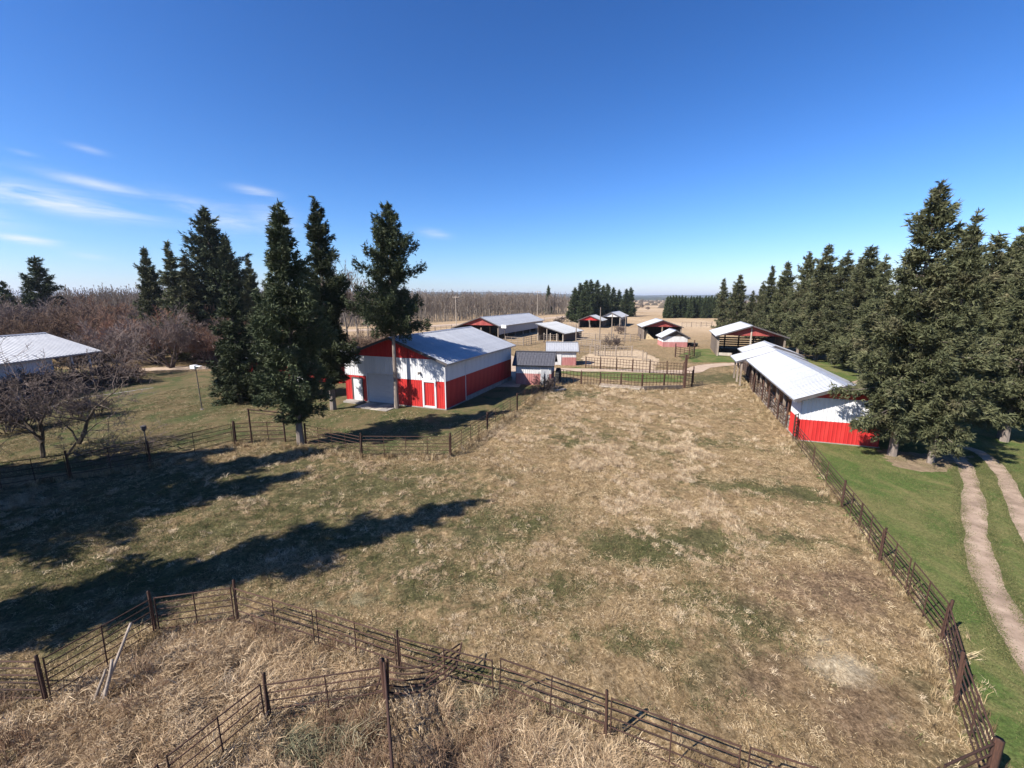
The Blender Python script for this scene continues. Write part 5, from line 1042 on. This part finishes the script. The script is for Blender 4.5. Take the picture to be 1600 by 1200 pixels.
# ------------------------------------------------------------------ small things
def small_things():
    up = Vector((0,0,1))
    # white lamp on a thin pole
    p = (-25.66, 34.97); b = empty('yard_light', p, 0, 'thin dark pole carrying a white lamp box on the left lawn', 'lamp')
    m = MB(); m.tube([(0,0,-.2), (-.06,0,3.45)], [.04,.03], 8); m.build('pole', M['trim'], b)
    m = MB(); m.box(-.38, .02, -.22, .22, 3.42, 3.72); m.box(.02, .42, -.16, .16, 3.60, 3.66); m.build('lamp_box', M['lampwhite'], b, bevel=.02)
    m = MB(); m.tube([(0,0,0), (0,0,.06)], [.14,.14], 8); m.build('foot', M['conc'], b)
    # short post light by the shaded fence
    p = (-21.22, 24.17); b = empty('garden_light', p, 0, 'short dark post with a small lantern by the shaded fence', 'lamp')
    m = MB(); m.tube([(0,0,-.2), (-.05,0,1.5)], [.035,.03], 8); m.build('post', M['trim'], b); m = MB(); m.tube([(-.05,0,1.5), (-.05,0,1.62), (-.05,0,1.8), (-.05,0,1.84)], [.05,.13,.15,.04], 8); m.build('lantern', M['trim'], b)
    # leaning timber poles at lower left
    for lab, a, b, zt, r, mk in (('longest pale timber pole leaning on the lower left fence', (-9.27, 8.09), (-9.17, 9.18), 1.35, .042, 'wood'), ('shorter weathered pole leaning beside the long pale pole', (-9.18, 8.15), (-9.09, 8.52), .95, .046, 'wood'), ('shortest dark pole leaning against the lower left pole pair', (-9.37, 8.09), (-9.28, 8.50), .7, .04, 'wood')):
        q0 = Vector((*a, hz(*a)-.12)); q1 = Vector((*b, zt)); m = MB(); n = 7
        m.tube([q0.lerp(q1, i/n) + Vector((random.gauss(0,.005), random.gauss(0,.005), -.02*math.sin(i/n*3.14))) for i in range(n+1)], [r*(1-.35*i/n) for i in range(n+1)], 8)
        o = m.build('timber_pole', M[mk], None, True); tag(o, lab, 'pole')
    # pipe gate lying bent in the straw beside the pen corner
    b = empty('fallen_gate', (*(-2.28, 8.21),), 0, 'bent rusty gate lying in the straw beside the pen corner', 'gate')
    h0 = hz(*(-2.28, 8.21)) + .3
    for j in range(5):
        m = MB(); y = j*.17; m.tube([(-.75, y, h0+.06), (-.2, y-.05, h0+.02), (.3, y-.02, h0+.05), (.75, y+.14, h0+.22+.02*j), (1.0, y+.36, h0+.32)], [.02]*5, 6); m.build('rail', M['rust'], b, True)
    m = MB(); m.tube([(1.0, .36, h0+.32), (1.05, 1.04, h0+.36)], [.022]*2); m.tube([(-.75, 0, h0+.06), (-.75, .68, h0+.06)], [.022]*2); m.build('upright', M['rust'], b)
    # utility and yard poles
    for px, lab, h, cross, mk in (((-17.34, 136.37), 'left roadside utility pole with small crossarm before the leafless wood', 10, 1, 'palewood'), ((10.98, 190.79), 'right roadside utility pole with crossarm against the leafless wood', 12.5, 1, 'palewood'),
                                  ((18.41, 91.68), 'tall timber pole standing before the far red gabled shelter', 7.3, 0, 'wood'), ((5.32, 66.56), 'weathered timber pole left of the small metal roofed shed', 4.5, 0, 'wood'),
                                  ((12.33, 84.11), 'timber pole at the corner of the lean-to shed', 4.2, 0, 'wood'), ((21.54, 94.51), 'slim pole in the corral right of the shelters', 6.0, 0, 'wood'), ((25.22, 97.52), 'slim pole at the right end of the far corral', 5.6, 0, 'wood')):
        b = empty('timber_pole', px, -20, lab, 'pole'); m = MB(); m.tube([(0,0,-.3), (.02,.01,h*.5), (0,0,h)], [.13,.11,.08], 8); m.build('pole', M[mk], b)
        if cross:
            m = MB(); m.box(-1.1, 1.1, -.06, .06, h-.6, h-.46); ca = m.build('crossarm', M['wood'], b)
            for x in (-.95, -.4, .4, .95): m = MB(); m.tube([(x,0,h-.46), (x,0,h-.3)], [.05,.035], 6); m.build('insulator', M['lampwhite'], ca)
    # basketball hoop behind the barn
    p = (-1.83, 96.00); b = empty('basketball_hoop', p, -28, 'white basketball backboard on a leaning pole behind the barn', 'hoop')
    m = MB(); m.tube([(0,.6,-.2), (0,.45,2.2), (0,.1,3.0)], [.06,.06,.05], 8); m.build('pole', M['steel'], b); m = MB(); m.box(-.6, .6, -.02, .02, 2.7, 3.4); bb = m.build('backboard', M['lampwhite'], b)
    m = MB(); pts = [(.23*math.cos(a), -.28+.23*math.sin(a), 2.85) for a in np.linspace(0, 6.283, 13)]; m.tube(pts, [.015]*13, 5, False); m.build('rim', M['ply'], b)
    # old spiked wheel and junk by the shingled shed
    p = (4.96, 46.02); b = empty('implement_wheel', p, 75, 'old dark tractor tyre standing against the dark roofed shed', 'wheel')
    m = MB(); n = 24; Rr = .85
    for i in range(n):
        a0 = 6.283*i/n; a1 = 6.283*(i+.55)/n; m.add([(Rr*math.cos(a), w, Rr+Rr*math.sin(a)) for a in (a0, a1) for w in (-.2, .2)] + [((Rr+.06)*math.cos(a), w, Rr+(Rr+.06)*math.sin(a)) for a in (a0, a1) for w in (-.2, .2)], [(0,1,3,2),(4,6,7,5),(0,2,6,4),(1,5,7,3),(0,4,5,1),(2,3,7,6)])
    t = m.build('tread', M['tyre'], b); prof = [(.5,-.12),(.55,-.2),(.72,-.24),(.85,-.18),(.85,.18),(.72,.24),(.55,.2),(.5,.12)]
    m = MB(); k = len(prof)
    for i in range(n):
        a = 6.283*i/n; m.v += [(r*math.cos(a), w, Rr+r*math.sin(a)) for r, w in prof]
    for i in range(n):
        for j in range(k): m.f.append((i*k+j, i*k+(j+1) % k, ((i+1) % n)*k+(j+1) % k, ((i+1) % n)*k+j))
    m.build('tyre', M['tyre'], b, True)
    for i, (lab, pt, h) in enumerate((('left short grey post in the junk by the dark roofed shed', (3.34, 43.63), 1.5), ('middle short post in the junk by the dark roofed shed', (3.68, 42.99), 1.3), ('right short post in the junk by the dark roofed shed', (4.35, 43.95), 1.1))):
        m = MB(); m.tube([(0,0,-.1), (.04*i,.03,h)], [.09,.08], 8); o = m.build('old_post', M['palewood'] if i == 0 else M['wood'], None); o.location = (*pt, 0); tag(o, lab, 'post')
    bare('hedge', (3.23, 42.06), .95, 10, 'dark dead bush tangled round the posts by the dark roofed shed', None, 'shrub', 'shrub')
    m = MB(); q = Vector((*(4.30, 42.06),0)); m.tube([(0,0,.1), (.6,.25,.14), (1.1,.7,.12)], [.12,.11,.09], 8); o = m.build('log', M['palewood'], None, True); o.location = q; tag(o, 'pale log lying in the grass below the tractor tyre', 'log')
    # dark bin beside the shed, cast-iron bale feeder in the corral
    p = (34.95, 84.11); b = empty('stock_tank', p, 0, 'low dark stock tank right of the white and pink gabled shed', 'tank'); m = MB(); n = 16
    for z, r in ((0,.9),(.6,.95)): m.v += [(r*math.cos(6.283*i/n), r*math.sin(6.283*i/n), z) for i in range(n)]
    for z, r in ((.6,.85),(.12,.8)): m.v += [(r*math.cos(6.283*i/n), r*math.sin(6.283*i/n), z) for i in range(n)]
    for s in range(3):
        for i in range(n): m.f.append((s*n+i, s*n+(i+1) % n, (s+1)*n+(i+1) % n, (s+1)*n+i))
    m.f.append(tuple(range(3*n, 4*n))); m.build('basin', M['tyre'], b); m = MB(); m.tube([(.98*math.cos(a), .98*math.sin(a), .6) for a in np.linspace(0, 6.283, 17)], [.03]*17, 5, False); m.build('rim', M['steel'], b)
    for i, (pt, s) in enumerate([((132.97, 452.11), .9), ((114.36, 372.01), .7), ((112.34, 395.37), .8)]):
        bare('hedge', pt, s*2.2, i*90, 'tiny dark bush dotting the far pale field', 'bushes on the far field', 'shrub', 'shrub')
    # stubble brush along the field beyond the corral
    for i, pt in enumerate([(18.58, 79.70), (28.01, 113.77), (25.01, 190.79), (20.38, 174.74), (16.51, 157.09)]):
        bare('hedge', pt, 1.4, i*70, 'scrubby bare bush among the far corrals', 'scrub among the corrals', 'shrub', 'shrub')
small_things()

# ------------------------------------------------------------------ the air: a thin even haze that greys the far hills
def haze():
    m = bpy.data.materials.new('thin_haze'); m.use_nodes = True; N = m.node_tree.nodes; L = m.node_tree.links; N.clear()
    out = N.new('ShaderNodeOutputMaterial'); v = N.new('ShaderNodeVolumePrincipled'); v.inputs['Color'].default_value = (.78, .86, 1.0, 1); v.inputs['Density'].default_value = HAZE_DENSITY; v.inputs['Anisotropy'].default_value = .2
    L.new(v.outputs[0], out.inputs['Volume'])
    b = MB(); b.box(-16000, 16000, -300, 17500, -6, 160); o = b.build('haze', m); tag(o, kind='stuff'); o['label'] = 'thin bluish air haze softening the far hills'; o['category'] = 'haze'
HAZE_DENSITY = 0.0001
haze()
